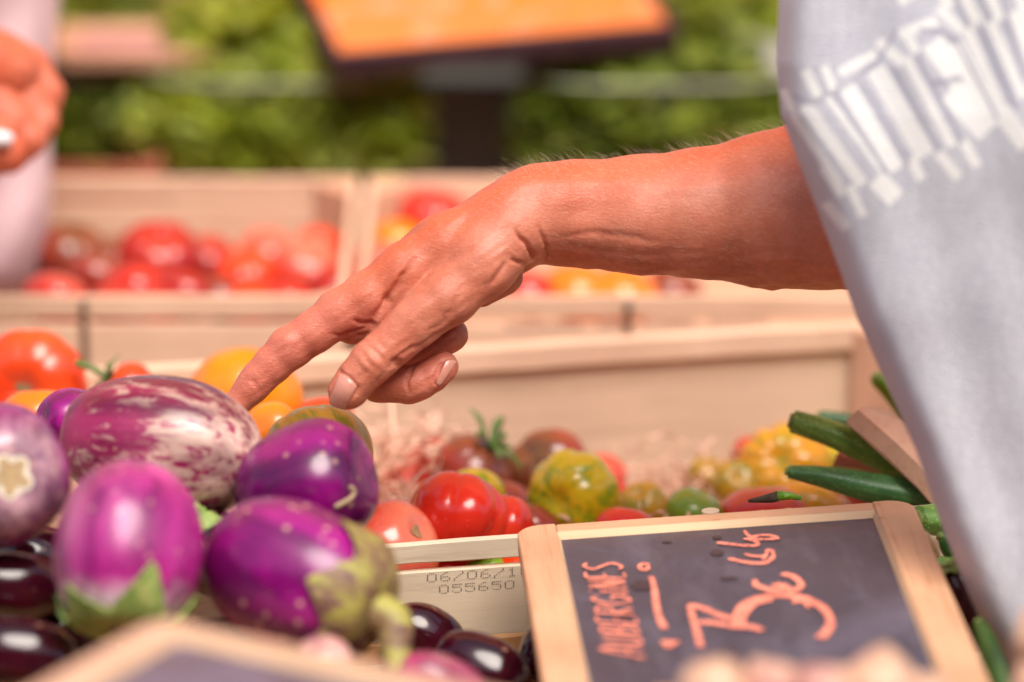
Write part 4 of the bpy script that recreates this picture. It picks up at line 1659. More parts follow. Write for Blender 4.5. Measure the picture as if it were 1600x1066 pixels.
def leaves(name, boxes, mat, parent=None, seed=1, size=.03, label=None, group=None):
    r = random.Random(seed)
    V, F, A = [], [], []
    for (c, ext, n) in boxes:
        for _ in range(n):
            while True:
                q = Vector((r.uniform(-1, 1), r.uniform(-1, 1), r.uniform(-1, 1)))
                if q.length < 1:
                    break
            p = Vector(c) + Vector((q.x * ext[0], q.y * ext[1], q.z * ext[2]))
            s = size * r.uniform(.5, 1.3)
            nrm = (q + Vector((r.uniform(-.7, .7), r.uniform(-.7, .7), r.uniform(-.2, 1)))).normalized()
            a = nrm.cross(Vector((r.uniform(-1, 1), r.uniform(-1, 1), r.uniform(-1, 1)))).normalized()
            b = nrm.cross(a)
            base = len(V)
            val = r.random()
            N = 6
            ph = r.uniform(0, 6)
            for i in range(N + 1):
                for j in range(N + 1):
                    u, v = i / N * 2 - 1, j / N * 2 - 1
                    wv = (1 - .55 * u) * math.sqrt(max(0, 1 - u * u * .9))
                    ru = .16 * math.sin(5 * u + ph) * abs(v) + .10 * math.sin(4 * v + ph * 2) - .25 * u * u
                    V.append(p + a * s * u + b * s * .6 * v * wv + nrm * s * ru)
                    A.append(val * .7 + .3 * (1 - abs(v)))
            for i in range(N):
                for j in range(N):
                    k = base + i * (N + 1) + j
                    F.append((k, k + 1, k + N + 2, k + N + 1))
    o = mesh(name, V, F, mat, parent)
    at = o.data.attributes.new('leafvar', 'FLOAT', 'POINT')
    at.data.foreach_set('value', A)
    return o


def tub(px, py_rim, py_bot, wpx, d, label, seed, mat=None, heap=.03):
    """rounded clear tub filled with salad leaves; px = centre"""
    mat = mat or LEAF
    top = P(px, py_rim, d)
    bot = P(px, py_bot, d)
    w_ = wpx / FPX * d / 2
    h_ = top.z - bot.z
    dp = w_ * .75
    ctr = Vector((top.x, top.y + dp, bot.z))
    t = empty('salad_tub', ctr, None, label, 'salad tub', 'clear tubs of salad leaves at the back of the stall')
    n = 48
    V, F = [], []

    def sup(a, k):
        c, s = math.cos(a), math.sin(a)
        e = .55
        return Vector((math.copysign(abs(c) ** e, c) * w_ * k, math.copysign(abs(s) ** e, s) * dp * k, 0))
    prof = [(.05, .001), (.66, .001), (.78, .006), (.95, h_ * .6), (1.0, h_), (1.03, h_ + .001), (1.03, h_ - .0015), (1.0, h_ - .0035)]
    for k, z in prof:
        for j in range(n):
            V.append(sup(2 * math.pi * j / n, k) + Vector((0, 0, z)))
    for q in range(4):
        for j in range(n):
            a, b = q * n + j, q * n + (j + 1) % n
            F.append((a, b, b + n, a + n))
    F.append(tuple(range(n - 1, -1, -1)))
    mesh('shell', V[:5 * n], F, CLEAR.m, t)
    F2 = []
    for q in range(3):
        for j in range(n):
            a, b = q * n + j, q * n + (j + 1) % n
            F2.append((a, b, b + n, a + n))
    for j in range(n):
        a, b = 3 * n + j, 3 * n + (j + 1) % n
        F2.append((a, b, b - 3 * n, a - 3 * n))
    mesh('rim', V[4 * n:], F2, RIM, t)
    bx = [((0, 0, h_ * .5), (w_ * .74, dp * .74, h_ * .42), 300), ((-.01, 0, h_ * 1.0), (w_ * .85, dp * .8, heap), 260)]
    for q_ in range(9):
        bx.append((((q_ - 4) / 4 * w_ * .74, -dp * .62, h_ * .45), (w_ * .11, dp * .10, h_ * .38), 80))
    lv = leaves('salad_leaves', bx, mat, t, seed, size=.027)
    return t


tub(440, 130, 262, 440, 2.93, 'clear tub of salad leaves left of the dark gap', 3, heap=.035)
tub(1030, 132, 266, 430, 2.93, 'clear tub of salad leaves above the forearm', 4, LEAFD, heap=.02)
tub(40, 120, 246, 380, 2.97, 'dark tub of salad at the far left behind the pink cloth', 5, LEAFD, heap=.02)
tub(1500, 130, 262, 480, 2.95, 'clear tub of salad mostly behind the grey patterned cloth', 8, LEAFD, heap=.02)


def lettuce(px, py, d, rp, label, seed, mat=None):
    c = P(px, py, d)
    r_ = rp / FPX * d
    t = leaves('lettuce', [((0, 0, 0), (r_, r_ * .9, r_ * .75), 230)], mat or LEAF, None, seed, size=r_ * .5)
    t.location = c
    tag(t, label, 'lettuce', 'loose lettuces heaped behind the tubs')
    return t


for k, (x, y, d, r, m_, lab) in enumerate((
        (380, 60, 3.12, 120, LEAF, 'bright green lettuce above the left tub'), (250, 95, 3.10, 80, LEAFD, 'lettuce at the left end above the tub rim'),
        (540, 70, 3.12, 85, LEAF, 'lettuce under the left corner of the orange sign'), (1130, 50, 3.15, 120, LEAF, 'bright lettuce between the orange sign and the patterned cloth'),
        (1010, 90, 3.12, 90, LEAFD, 'lettuce under the right end of the orange sign'), (880, 95, 3.14, 70, LEAFD, 'dark lettuce under the middle of the orange sign'),
        (180, 60, 3.2, 110, LEAFD, 'dark lettuce at the top left behind the pink slate'), (700, 30, 3.3, 110, LEAFD, 'dark lettuce behind the orange sign'),
        (1260, 90, 3.15, 100, LEAF, 'lettuce beside the edge of the patterned cloth'), (440, -40, 3.3, 130, LEAF, 'lettuce at the top edge left of the orange sign'),
        (1180, -50, 3.3, 130, LEAF, 'lettuce at the top edge right of the orange sign'), (950, -60, 3.35, 140, LEAF, 'lettuce behind the top of the orange sign'),
        (60, 20, 3.2, 120, LEAFD, 'lettuce behind the hand at the left edge'), (1400, 60, 3.2, 130, LEAF, 'lettuce hidden behind the patterned cloth'))):
    lettuce(x, y, d, r, lab, 100 + k, m_)

# dark block added for the shade in the gap between the tubs
slab('gap_shade', [(596, 128, 3.02), (866, 128, 3.02), (866, 104, 3.1), (596, 104, 3.1)], .075, plain('gap_grey', (.10, .11, .12), .35), 'dark grey block standing for the shaded gap between the two tubs', 'gap shade')

# orange picture sign and pink slate, far and soft
om = M('orange_print')
ov = om.mapping()
on = om.noise(ov, 22, 3, .6, .4)
on2 = om.math('ADD', om.math('MULTIPLY', om.sep(1), 4.0), om.math('MULTIPLY', on, 1.0))
_ob = om.noise(om.mapping(loc=(1, 2, 0)), 34, 2, .5)
om.set(Base_Color=om.mix(om.ramp(_ob, [(.56, 0.0), (.64, .6)]), om.ramp(on2, [(.25, (.86, .26, .06)), (.42, (.90, .26, .015)), (.6, (.84, .11, .012)), (.85, (.70, .04, .01))]), (.85, .50, .38)), Roughness=.6)
W_DKF = wood('dark_sign_frame', (.075, .035, .045), (.05, .02, .03))
cA, cB, cC, cD = P(520, 92, 2.88), P(1062, 44, 2.93), P(1010, -180, 3.12), P(455, -140, 3.07)
ob0 = cA
oxd = (cB - cA).normalized()
oyd = (cD - cA)
oyd = (oyd - oxd * oyd.dot(oxd)).normalized()
ozd = oxd.cross(oyd)
Ro = Matrix((oxd, oyd, ozd)).transposed()
os_ = empty('picture_sign', ob0, Ro, 'dark-framed orange picture sign above the salad', 'sign')
OW, OH = (cB - cA).length, .22
fr_ = .0065
for nm, dm, axn in (('frame_rail', (0, OW, -.001, fr_, -.012, .002), 'X'), ('frame_rail', (0, OW, OH - fr_, OH, -.012, .002), 'X'),
                    ('frame_rail', (0, fr_, fr_ + .0002, OH - fr_ - .0002, -.012, .0018), 'Y'), ('frame_rail', (OW - fr_, OW, fr_ + .0002, OH - fr_ - .0002, -.012, .0018), 'Y')):
    board(nm, dm, W_DKF, os_, axn)
board('picture', (fr_ * .8, OW - fr_ * .8, fr_ * .8, OH - fr_ * .8, -.006, 0), om.m, os_)
for sx_ in (.03, OW - .03):
    # wire legs that carry the sign over the salad
    pl = Ro.transposed() @ (Vector((0, 0, -1)))
    a = Vector((sx_, OH * .5, -.0122))
    V, F = tubegeo([a, a + pl * .125], [.0016, .0016], 8)
    mesh('wire_leg', V, F, STAPLE, os_)

PS = plain('pink_slate', (.50, .26, .27), .4, .25, 12)
slate_sign(P(90, 34, 3.0), Vector((1, .04, 0)), Vector((0, -1, -.1)), .105, .06, .012, 'soft pinkish price board at the top left over the dark salad', W_PINK, PS, name='slate_sign')

# ------------------------------------------------------------------ garlic in front
gmt = M('garlic_skin')
gv = gmt.mapping((1, 1, .2))
g1 = gmt.noise(gv, 90, 4, .6)
g2 = gmt.noise(gmt.mapping(), 25, 3)
gc = gmt.ramp(g1, [(.3, (.55, .27, .16)), (.55, (.70, .44, .28)), (.75, (.58, .27, .24))])
gc = gmt.mix(gmt.ramp(g2, [(.45, 0.0), (.65, .7)]), gc, (.50, .20, .20))
gmt.bump(g1, .3, .0006)
gmt.set(Base_Color=gc, Roughness=.4)


def garlic(px, py, d, rp, ax, label, seed):
    c = P(px, py, d)
    r0 = rp / FPX * d
    R = rotmat(dirv(*ax), seed, 'Z')
    V, F = [], []
    NU, NV = 30, 50
    for i in range(NU + 1):
        f = i / NU
        th = math.pi * f
        for j in range(NV):
            ph = 2 * math.pi * j / NV
            k = 1 + .07 * abs(math.sin(ph * 3.5 + seed)) * math.sin(th)
            rr_ = r0 * math.sin(th) ** .8 * k
            z = -r0 * .78 * math.cos(th)
            if f > .75:
                z += r0 * .35 * ((f - .75) / .25) ** 1.6
                rr_ = max(rr_, r0 * .16)
            V.append((rr_ * math.cos(ph), rr_ * math.sin(ph), z))
    for i in range(NU):
        for j in range(NV):
            a, b = i * NV + j, i * NV + (j + 1) % NV
            F.append((a, b, b + NV, a + NV))
    o = mesh('garlic_bulb', V, F, gmt.m)
    o.matrix_world = Matrix.Translation(c) @ R.to_4x4()
    tag(o, label, 'garlic bulb', 'pink garlic bulbs in the near foreground')
    return o


for k, (x, y, d, r, ax, lab) in enumerate((
        (1118, 1084, 1.80, 58, (.3, -.8, -.3), 'blurred pinkish garlic bulb at the bottom edge, leftmost of the row'),
        (1205, 1082, 1.80, 52, (-.4, -.7, .2), 'blurred cream garlic bulb second from the left in the row'),
        (1285, 1092, 1.79, 56, (.6, -.6, .2), 'blurred rosy garlic bulb third from the left in the row'),
        (1375, 1076, 1.80, 62, (.1, -.9, -.1), 'blurred tan garlic bulb, largest and tallest of the row'),
        (1450, 1100, 1.81, 50, (.6, -.5, .3), 'blurred garlic bulb at the right end of the row'),
        (1632, 1000, 1.86, 50, (-.4, -.6, .3), 'pinkish garlic bulb at the lower right corner, upper of two'),
        (1628, 1085, 1.84, 52, (-.4, -.6, .3), 'pinkish garlic bulb at the lower right corner, lower of two'),
        (1060, 1130, 1.82, 55, (-.4, -.6, .3), 'garlic bulb below the left end of the row'))):
    garlic(x, y, d, r, ax, lab, k + 1)
crate((-.06, 1.50, 1.03), 0, .50, .205, .21, 'deep wooden crate of garlic nearest the camera', W_PALE, W_PINK, seed=44)

# ------------------------------------------------------------------ the pointing person
sk = M('skin')
fl = sk.attr('flush_glow', 'Fac')
pk = sk.attr('pink', 'Fac')
v = sk.mapping()
k1 = sk.noise(v, 42, 6, .6, .6)
k2 = sk.noise(v, 260, 3, .6)
k3 = sk.noise(v, 900, 2, .6)
col = sk.ramp(k1, [(.3, (.52, .145, .078)), (.5, (.63, .205, .120)), (.75, (.70, .265, .175))])
col = sk.mix(sk.math('MULTIPLY', fl, .8), col, (.66, .105, .032))  # sunburn red, with the orange top light also painted into the skin
col = sk.mix(sk.math('MULTIPLY', pk, .75), col, (.66, .18, .12))
mot = sk.ramp(k2, [(.42, 0.0), (.62, .28)])
col = sk.mix(mot, col, (.52, .15, .085))
ll = sk.ramp(sk.noise(sk.mapping((1, 2.4, 1), rot=(0, 0, .55)), 420, 2, .5), [(.55, 0.0), (.66, .30)])
col = sk.mix(ll, col, (.74, .30, .19))
age = sk.voro(sk.mapping(loc=(.3, .2, .1)), 62)
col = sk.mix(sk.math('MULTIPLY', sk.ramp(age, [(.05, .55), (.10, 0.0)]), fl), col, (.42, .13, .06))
lines = sk.noise(sk.mapping((1, 3.2, 1), rot=(0, 0, .5)), 330, 3, .6, .6)
cells = sk.voro(sk.mapping((1, 1.8, 1), rot=(0, 0, .5)), 800)
h = sk.math('ADD', sk.math('MULTIPLY', lines, .8), sk.math('MULTIPLY', cells, .35))
sk.bump(h, .42, .0009)
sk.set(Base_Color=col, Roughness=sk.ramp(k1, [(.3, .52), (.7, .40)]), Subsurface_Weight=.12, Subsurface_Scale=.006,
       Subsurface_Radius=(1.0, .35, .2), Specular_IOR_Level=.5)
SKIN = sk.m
nm_ = M('nail')
NAIL = nm_.set(Base_Color=nm_.ramp(nm_.noise(nm_.mapping((1, 1, 1)), 120, 3), [(.3, (.64, .25, .18)), (.7, (.72, .34, .25))]), Roughness=.28, Coat_Weight=.4, Coat_Roughness=.15,
               Subsurface_Weight=.1, Subsurface_Scale=.003)
HAIRM = plain('arm_hair_fibre', (.92, .78, .55), .3)

SCL = FOCUS / FPX
VO = Vol((338, 150, -190), (1700, 668, 210), 2.4)
kf_thumb = lambda X, Y, Z: 2.6 + 17 * np.clip((X - 662) / 80, 0, 1) + 0 * Y + 0 * Z
# forearm, wrist
VO.chain([(1700, 235, 20, 160), (1500, 276, 10, 152), (1300, 316, 0, 136), (1200, 328, 0, 120), (1100, 334, 0, 101), (1000, 337, 0, 92), (900, 333, 0, 81.5), (845, 336, 0, 76)], 14, 1.22)
VO.chain([(845, 333, 0, 74), (800, 352, 10, 62)], 16, 1.35)
# metacarpals
VO.chain([(805, 328, -45, 44), (700, 385, -50, 43), (640, 424, -50, 42), (583, 463, -46, 41)], 26)
VO.chain([(805, 326, 0, 45), (690, 385, 0, 45), (590, 455, 5, 40)], 26)
VO.chain([(805, 335, 55, 44), (700, 400, 60, 44), (612, 470, 60, 38)], 26)
VO.chain([(805, 350, 100, 40), (715, 425, 115, 40), (650, 495, 110, 34)], 26)
VO.chain([(800, 385, 40, 45), (700, 455, 50, 42), (660, 482, 55, 34)], 18)
# web between index and thumb
VO.chain([(640, 455, -46, 40), (588, 486, -32, 41), (552, 503, -24, 36)], 16)
# index finger
VO.chain([(583, 463, -46, 41), (534, 488, -46, 37), (492, 519, -46, 33.5), (455, 544, -46, 32.5), (428, 570, -44, 28.5), (408, 590, -42, 26.8), (396, 604, -40, 25), (370, 634, -36, 21)], 9)
# ring and little fingers, curled behind
kr = 3.5
VO.chain([(612, 470, 60, 36), (628, 560, 45, 26)], 8)
VO.chain([(634, 562, 42, 26), (672, 540, 36, 27), (704, 523, 34, 28)], kr)
VO.chain([(650, 495, 110, 32), (650, 545, 95, 25), (694, 515, 88, 24)], kr)
# middle finger, curled under
VO.chain([(590, 460, 5, 38), (594, 560, -10, 30), (592, 596, -22, 31)], 6)
VO.chain([(594, 598, -26, 31.5), (640, 600, -34, 30.5), (655, 597, -35, 29.5)], 3)
VO.chain([(652, 598, -36, 29), (676, 586, -38, 26.5), (693, 573, -38, 24.5)], 4)
# heel of the hand behind the thumb base
VO.chain([(786, 432, 10, 31), (752, 452, 12, 28)], 3)
# thumb
VO.chain([(798, 362, -62, 56), (752, 412, -76, 53), (700, 464, -88, 44.5), (650, 506, -92, 39), (612, 541, -94, 35.5), (583, 566, -96, 35.5), (562, 590, -96, 32), (549, 607, -95, 30.5)], 6, kf=kf_thumb)
VO.seg((549, 607, -95, 29), (543, 612, -95, 27), 4)
V, Q = VO.net()
V = relax(V, Q, 3, .5)
N = vnormals(V, Q)
x, y, z = V.T
front = np.clip((30 - z) / 40, 0, 1) * np.clip(-N[:, 2] * 2.5 + .3, 0, 1)


def crease(pl, depth, width, side=0.0):
    jx_, jy_ = x + 5 * vnoise(x / 14, y / 14, z / 14 + 5), y + 5 * vnoise(x / 14 + 9, y / 14, z / 14)
    d = pldist(jx_, jy_, pl)
    # fade towards both ends
    e0 = np.hypot(jx_ - pl[0][0], jy_ - pl[0][1])
    e1 = np.hypot(jx_ - pl[-1][0], jy_ - pl[-1][1])
    ln_ = sum(math.hypot(b[0] - a[0], b[1] - a[1]) for a, b in zip(pl[:-1], pl[1:]))
    fade = np.clip(np.minimum(e0, e1) / (ln_ * .3) + .15, 0, 1)
    return -depth * fade * np.exp(-(d / width) ** 2) * front


def bulge(cx, cy, rx, ry, amt, ang=0.0):
    ca, sa = math.cos(ang), math.sin(ang)
    u = ((x - cx) * ca + (y - cy) * sa) / rx
    w_ = (-(x - cx) * sa + (y - cy) * ca) / ry
    return amt * np.exp(-(u * u + w_ * w_)) * front


D = np.zeros(len(V))
D += crease([(648, 410), (637, 424), (624, 445), (611, 463), (600, 482), (590, 496)], 8, 4.5)
D += crease([(604, 474), (592, 492), (578, 508)], 4, 6)
D += bulge(606, 470, 7, 9, -5)
D += bulge(582, 508, 7, 5, -5)
D += crease([(554, 500), (566, 505), (580, 507)], 4, 2.6)
D += crease([(520, 523), (540, 523), (557, 519), (579, 509)], 4, 3.2)
D += crease([(556, 528), (575, 520), (590, 508)], 3, 3)
D += crease([(803, 362), (815, 376), (826, 389), (833, 402), (837, 416)], 7, 3.4)
D += crease([(841, 360), (850, 378), (855, 395), (852, 414)], 5, 3.2)
D += crease([(797, 404), (806, 410), (818, 416)], 5, 3.2)
D += crease([(796, 404), (780, 430), (762, 452)], 4, 5)
D += crease([(866, 377), (893, 371), (925, 366), (975, 372), (1040, 384)], 2.0, 6)
D += crease([(860, 398), (885, 402), (915, 408)], 1.8, 4)
D += crease([(890, 388), (940, 392), (1000, 400), (1080, 408)], 1.4, 5)
D += crease([(650, 569), (644, 580), (638, 592), (638, 612)], 5, 2.6)
D += crease([(606, 574), (599, 590), (588, 604)], 2, 4)
D += crease([(690, 585), (683, 575)], 0, 2)
D += crease([(409, 612), (400, 596), (390, 590)], 1.6, 3)
D += crease([(700, 498), (706, 490), (712, 470)], 2.2, 4)
D += crease([(672, 520), (690, 508), (700, 494)], 1.5, 4)
D += crease([(705, 505), (712, 521), (712, 540)], 1.6, 3)
D += crease([(612, 574), (630, 571), (650, 567), (670, 554), (692, 545)], 4, 3)
D += crease([(610, 576), (622, 560), (660, 537), (700, 515), (728, 497)], 3.5, 3)
D += bulge(622, 566, 9, 6, -7)
for pl_ in ([(519, 622), (524, 600), (536, 580), (550, 588), (565, 603), (556, 620), (546, 637)], [(696, 561), (688, 572), (680, 590), (681, 600), (691, 604)]):
    D += crease(pl_, 3.2, 2.2)
# veins and tendons
D += crease([(760, 300), (720, 345), (670, 375), (630, 420)], -1.2, 6)
D += crease([(870, 300), (960, 290), (1060, 300), (1180, 290)], -1.4, 9)
D += crease([(800, 330), (770, 370), (735, 400), (700, 440)], -1.2, 7)
D += bulge(905, 335, 60, 22, -5, -.15)
D += bulge(800, 300, 60, 16, 4, -.3)
D += bulge(880, 290, 90, 14, 3, -.05)
D += bulge(583, 563, 20, 20, 3)
D += bulge(665, 478, 30, 18, 3.5, -.7)
D += bulge(560, 462, 26, 18, 2.5)
D += bulge(450, 530, 14, 12, 2.5)
D += bulge(740, 360, 60, 8, 2.5, -.55)
D += bulge(720, 400, 50, 8, -2.5, -.6)
# small skin folds: along the underside of the forearm, over thumb joint and back of the hand
low = np.clip((y - 375) / 40, 0, 1) * np.clip((x - 840) / 40, 0, 1) * np.clip((1420 - x) / 100, 0, 1)
D += low * 4.6 * (vnoise(x / 42 + y / 60, y / 11, z / 40 + 3))
D += low * 3.0 * (vnoise(x / 17 + 9, y / 10, z / 22 + 3))
dl = np.clip((850 - x) / 60, 0, 1)
rx_, ry_ = (x * .8 - y * .6), (x * .6 + y * .8)
D += dl * 1.6 * vnoise(rx_ / 26, ry_ / 7.5, z / 16)
D += 1.0 * vnoise(x / 22, y / 22, z / 22) + 1.6 * vnoise(x / 60 + 7, y / 60, z / 60)
kn = np.exp(-(((x - 585) / 20) ** 2 + ((y - 558) / 20) ** 2)) * front
D += kn * 1.6 * np.sin((x * .72 - y * .69) / 2.6 + 2 * vnoise(x / 12, y / 12, z / 12))
V = V + N * D[:, None]
# nail bed groove around the thumb nail is made by the nail plate sitting proud
VL = np.stack([(V[:, 0] - 800) * SCL, -(V[:, 1] - 533) * SCL, -V[:, 2] * SCL], 1)
person = empty('person', P(800, 533, FOCUS), Matrix((CR, CU, -CF)).transposed(), 'person in a grey patterned knit reaching in and pointing at the eggplants', 'person')
# mapping flips handedness twice (y and z): keep the winding
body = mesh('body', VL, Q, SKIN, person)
N2 = vnormals(V, Q)
ny_ = -N2[:, 1]
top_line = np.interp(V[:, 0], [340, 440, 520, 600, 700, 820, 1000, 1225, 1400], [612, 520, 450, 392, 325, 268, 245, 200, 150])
burn_glow = np.clip(1 - (V[:, 1] - top_line) / 95, 0, 1) + .25 * np.clip((V[:, 0] - 1150) / 200, 0, 1)  # redder along the upper outline: sunburn plus painted top glow
burn_glow = burn_glow * np.clip((V[:, 0] - 470) / 120, .15, 1) + .6 * vnoise(V[:, 0] / 70, V[:, 1] / 50, V[:, 2] / 50)
pinkv = np.clip((560 - V[:, 0]) / 90, 0, 1) + np.clip(1 - np.hypot((V[:, 0] - 560) / 70, (V[:, 1] - 500) / 45), 0, 1) + np.clip(1 - np.hypot((V[:, 0] - 680) / 70, (V[:, 1] - 580) / 50), 0, 1) * 1.4
for nm, arr in (('flush_glow', burn_glow), ('pink', pinkv)):
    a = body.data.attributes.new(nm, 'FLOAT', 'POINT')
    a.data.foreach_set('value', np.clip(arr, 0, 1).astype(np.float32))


def body_z(px, py):
    """front surface depth of the body at a point of its own frame (from the implicit volume)"""
    i = int(round((px - VO.lo[0]) / VO.h))
    j = int(round((py - VO.lo[1]) / VO.h))
    c = VO.d[i, j]
    k = np.argmax(c < 0)
    if not c[k] < 0:
        return None
    return VO.ax[2][k - 1] + VO.h * c[k - 1] / (c[k - 1] - c[k])


def nail(name, quad, rootN, lift, curve, label=None, n=18):
    """quad: base-left, base-right, tip-right, tip-left in the body's frame; base edge bowed"""
    V, F = [], []
    q = [np.array(p, float) for p in quad]
    pts = []
    for i in range(n + 1):
        v_ = i / n
        for j in range(n + 1):
            u = j / n
            p = (q[0] * (1 - u) + q[1] * u) * (1 - v_) + (q[3] * (1 - u) + q[2] * u) * v_
            dirn = (q[3] + q[2] - q[0] - q[1]) / 2
            p = p + dirn * (.16 * (1 - (2 * u - 1) ** 2) * (v_ - .5) * 1.2)
            zz = body_z(*p)
            pts.append((p[0], p[1], zz))
    zs = np.array([np.nan if p[2] is None else p[2] for p in pts])
    A = np.array([(p[0], p[1]) for p in pts])
    ok = ~np.isnan(zs)
    X_ = A - A.mean(0)
    Fm = np.stack([np.ones(len(A)), X_[:, 0], X_[:, 1], X_[:, 0] ** 2, X_[:, 0] * X_[:, 1], X_[:, 1] ** 2], 1)
    co, *_ = np.linalg.lstsq(Fm[ok], zs[ok], rcond=None)
    zf = Fm @ co
    nrm = np.array(rootN, float)
    nrm /= np.linalg.norm(nrm)
    top, bot = [], []
    for i, (a_, b_) in enumerate(A):
        u = (i % (n + 1)) / n * 2 - 1
        v_ = (i // (n + 1)) / n
        e = lift * (1 - .55 * abs(u) ** 3) - (1.1 if v_ < .04 else 0)
        p = np.array([a_, b_, zf[i]]) + nrm * e
        top.append(((p[0] - 800) * SCL, -(p[1] - 533) * SCL, -p[2] * SCL))
        p = p - nrm * 3.4
        bot.append(((p[0] - 800) * SCL, -(p[1] - 533) * SCL, -p[2] * SCL))
    V = top + bot
    m_ = n + 1
    for i in range(n):
        for j in range(n):
            a = i * m_ + j
            F.append((a, a + 1, a + m_ + 1, a + m_))
            F.append((a + m_ * m_, a + m_ + m_ * m_, a + m_ + 1 + m_ * m_, a + 1 + m_ * m_))
    rim = [j for j in range(m_)] + [i * m_ + n for i in range(1, m_)] + [n * m_ + j for j in range(n - 1, -1, -1)] + [i * m_ for i in range(n - 1, 0, -1)]
    for a, b in zip(rim, rim[1:] + rim[:1]):
        F.append((a, a + m_ * m_, b + m_ * m_, b))
    o = mesh(name, V, F, NAIL, person)
    import bmesh
    bm = bmesh.new(); bm.from_mesh(o.data); bmesh.ops.recalc_face_normals(bm, faces=bm.faces); bm.to_mesh(o.data); bm.free()
    return o


nail('fingernail', [(535, 583), (562, 603), (543, 637), (517, 627)], (-.25, -.1, -1), 2.2, 0)
nail('fingernail', [(683, 597), (690, 601), (714, 566), (697, 564)], (.55, .35, -.75), 1.8, 0)

# fine hairs on the forearm
r = random.Random(11)
idx = np.where((V[:, 0] > 770) & (V[:, 0] < 1270) & (V[:, 2] < 60) & (N2[:, 2] < .35))[0]
top_i = [i for i in idx if V[i, 1] < top_line[i] + 14]
mid_i = [i for i in idx if V[i, 1] >= top_line[i] + 14]
HV, HF = [], []
for grp, cnt, ln0, ln1 in ((top_i, 520, 6, 30), (mid_i, 2200, 6, 15)):
    for _ in range(cnt):
        i = r.choice(grp)
        p = V[i]
        nn = N2[i]
        L = r.uniform(ln0, ln1)
        t_ = np.array([-.75 + r.uniform(-.55, .55), -.25 if grp is mid_i else -.15, r.uniform(-.3, .3)])
        w_ = .11 if grp is mid_i else .105
        base = len(HV)
        n = 5
        lay = r.uniform(.25, .95) if grp is top_i else .16
        for k in range(n):
            f = k / (n - 1)
            c = p + nn * L * lay * f * (1 - .25 * f) + t_ * L * (f * .45 + .45 * f * f)
            ww = w_ * (1 - f * .8)
            for a in range(3):
                an = a * 2.094
                HV.append(((c[0] + ww * math.cos(an) - 800) * SCL, -(c[1] + ww * math.sin(an) - 533) * SCL, -(c[2] + ww * math.sin(an + 1)) * SCL))
        for k in range(n - 1):
            for a in range(3):
                b = (a + 1) % 3
                HF.append((base + k * 3 + a, base + k * 3 + b, base + k * 3 + 3 + b, base + k * 3 + 3 + a))
mesh('arm_hair', HV, HF, HAIRM, person)

# the grey knit: a hanging flap with an open edge, white jacquard band across it
km = M('grey_knit')
pat = km.attr('motif', 'Fac')
kv = km.mapping()
kn1 = km.noise(kv, 900, 2, .5)
kn2 = km.noise(kv, 40, 4, .6)
kc = km.ramp(kn2, [(.3, (.49, .49, .54)), (.7, (.58, .58, .62))])
kn3 = km.noise(km.mapping((1, .35, 1)), 260, 4, .7)
kc = km.mix(km.ramp(kn1, [(.4, 0.0), (.7, .45)]), kc, (.74, .74, .78))
kc = km.mix(km.ramp(kn3, [(.42, .22), (.58, 0.0)]), kc, (.36, .36, .44))
hem = km.attr('hem', 'Fac')
kc = km.mix(km.math('MULTIPLY', hem, .8), kc, (.55, .42, .42))
kc = km.mix(km.ramp(pat, [(.35, 0.0), (.65, 1.0)]), kc, (.86, .85, .82))
dk = km.attr('darkline', 'Fac')
kc = km.mix(km.math('MULTIPLY', dk, .75), kc, (.27, .26, .34))  # dark lines between the white blocks
km.bump(kn1, .6, .0015)
km.set(Base_Color=kc, Roughness=.9, Sheen_Weight=.3)

EDGE = [(-420, 1290), (-200, 1250), (0, 1222), (100, 1217), (180, 1225), (270, 1260), (330, 1283), (400, 1309), (500, 1345), (600, 1390), (700, 1435), (820, 1476), (930, 1519), (1020, 1562), (1100, 1588), (1250, 1630)]
ey, ex = zip(*EDGE)
# white blocks: polylines with widths in the zoomed picture (x/2.665+1200, y/2.665)
MOT = [([(170, 450), (390, 755)], 52), ([(250, 405), (470, 700)], 26), ([(335, 370), (530, 690)], 66), ([(465, 310), (650, 625)], 84), ([(585, 250), (765, 600)], 38), ([(705, 200), (790, 320)], 100),
       ([(790, 400), (900, 520)], 118), ([(790, 200), (930, 480)], 60), ([(835, 130), (985, 470)], 50), ([(935, 100), (1064, 400)], 44), ([(1030, 60), (1110, 260)], 50), ([(470, 760), (520, 810)], 84),
       ([(605, 670), (640, 735)], 44), ([(720, 645), (790, 730)], 44), ([(820, 595), (870, 680)], 44), ([(990, 480), (1070, 590)], 80), ([(350, 780), (400, 890)], 38), ([(245, 700), (310, 800)], 38),
       ([(260, 850), (330, 940)], 44), ([(165, 300), (215, 400)], 40), ([(240, 285), (275, 370)], 36), ([(310, 300), (445, 230)], 40), ([(475, 180), (560, 255)], 46), ([(565, 140), (695, 95)], 48),
       ([(580, 140), (620, 210)], 40), ([(725, 40), (800, 120)], 46), ([(830, 0), (880, 95)], 50), ([(930, -20), (970, 70)], 48), ([(1040, -30), (1090, 90)], 40), ([(80, 380), (110, 450)], 34),
       ([(120, 480), (300, 760)], 34), ([(560, 0), (660, -60)], 50), ([(700, -60), (760, 20)], 44)]
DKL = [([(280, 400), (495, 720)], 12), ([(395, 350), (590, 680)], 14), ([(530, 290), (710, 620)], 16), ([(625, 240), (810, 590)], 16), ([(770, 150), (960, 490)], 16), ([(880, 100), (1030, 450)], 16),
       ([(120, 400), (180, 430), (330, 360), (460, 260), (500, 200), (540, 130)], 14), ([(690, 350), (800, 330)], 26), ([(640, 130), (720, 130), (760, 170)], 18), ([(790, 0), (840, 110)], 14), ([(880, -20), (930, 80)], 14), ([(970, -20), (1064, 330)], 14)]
NR, NCc = 330, 250
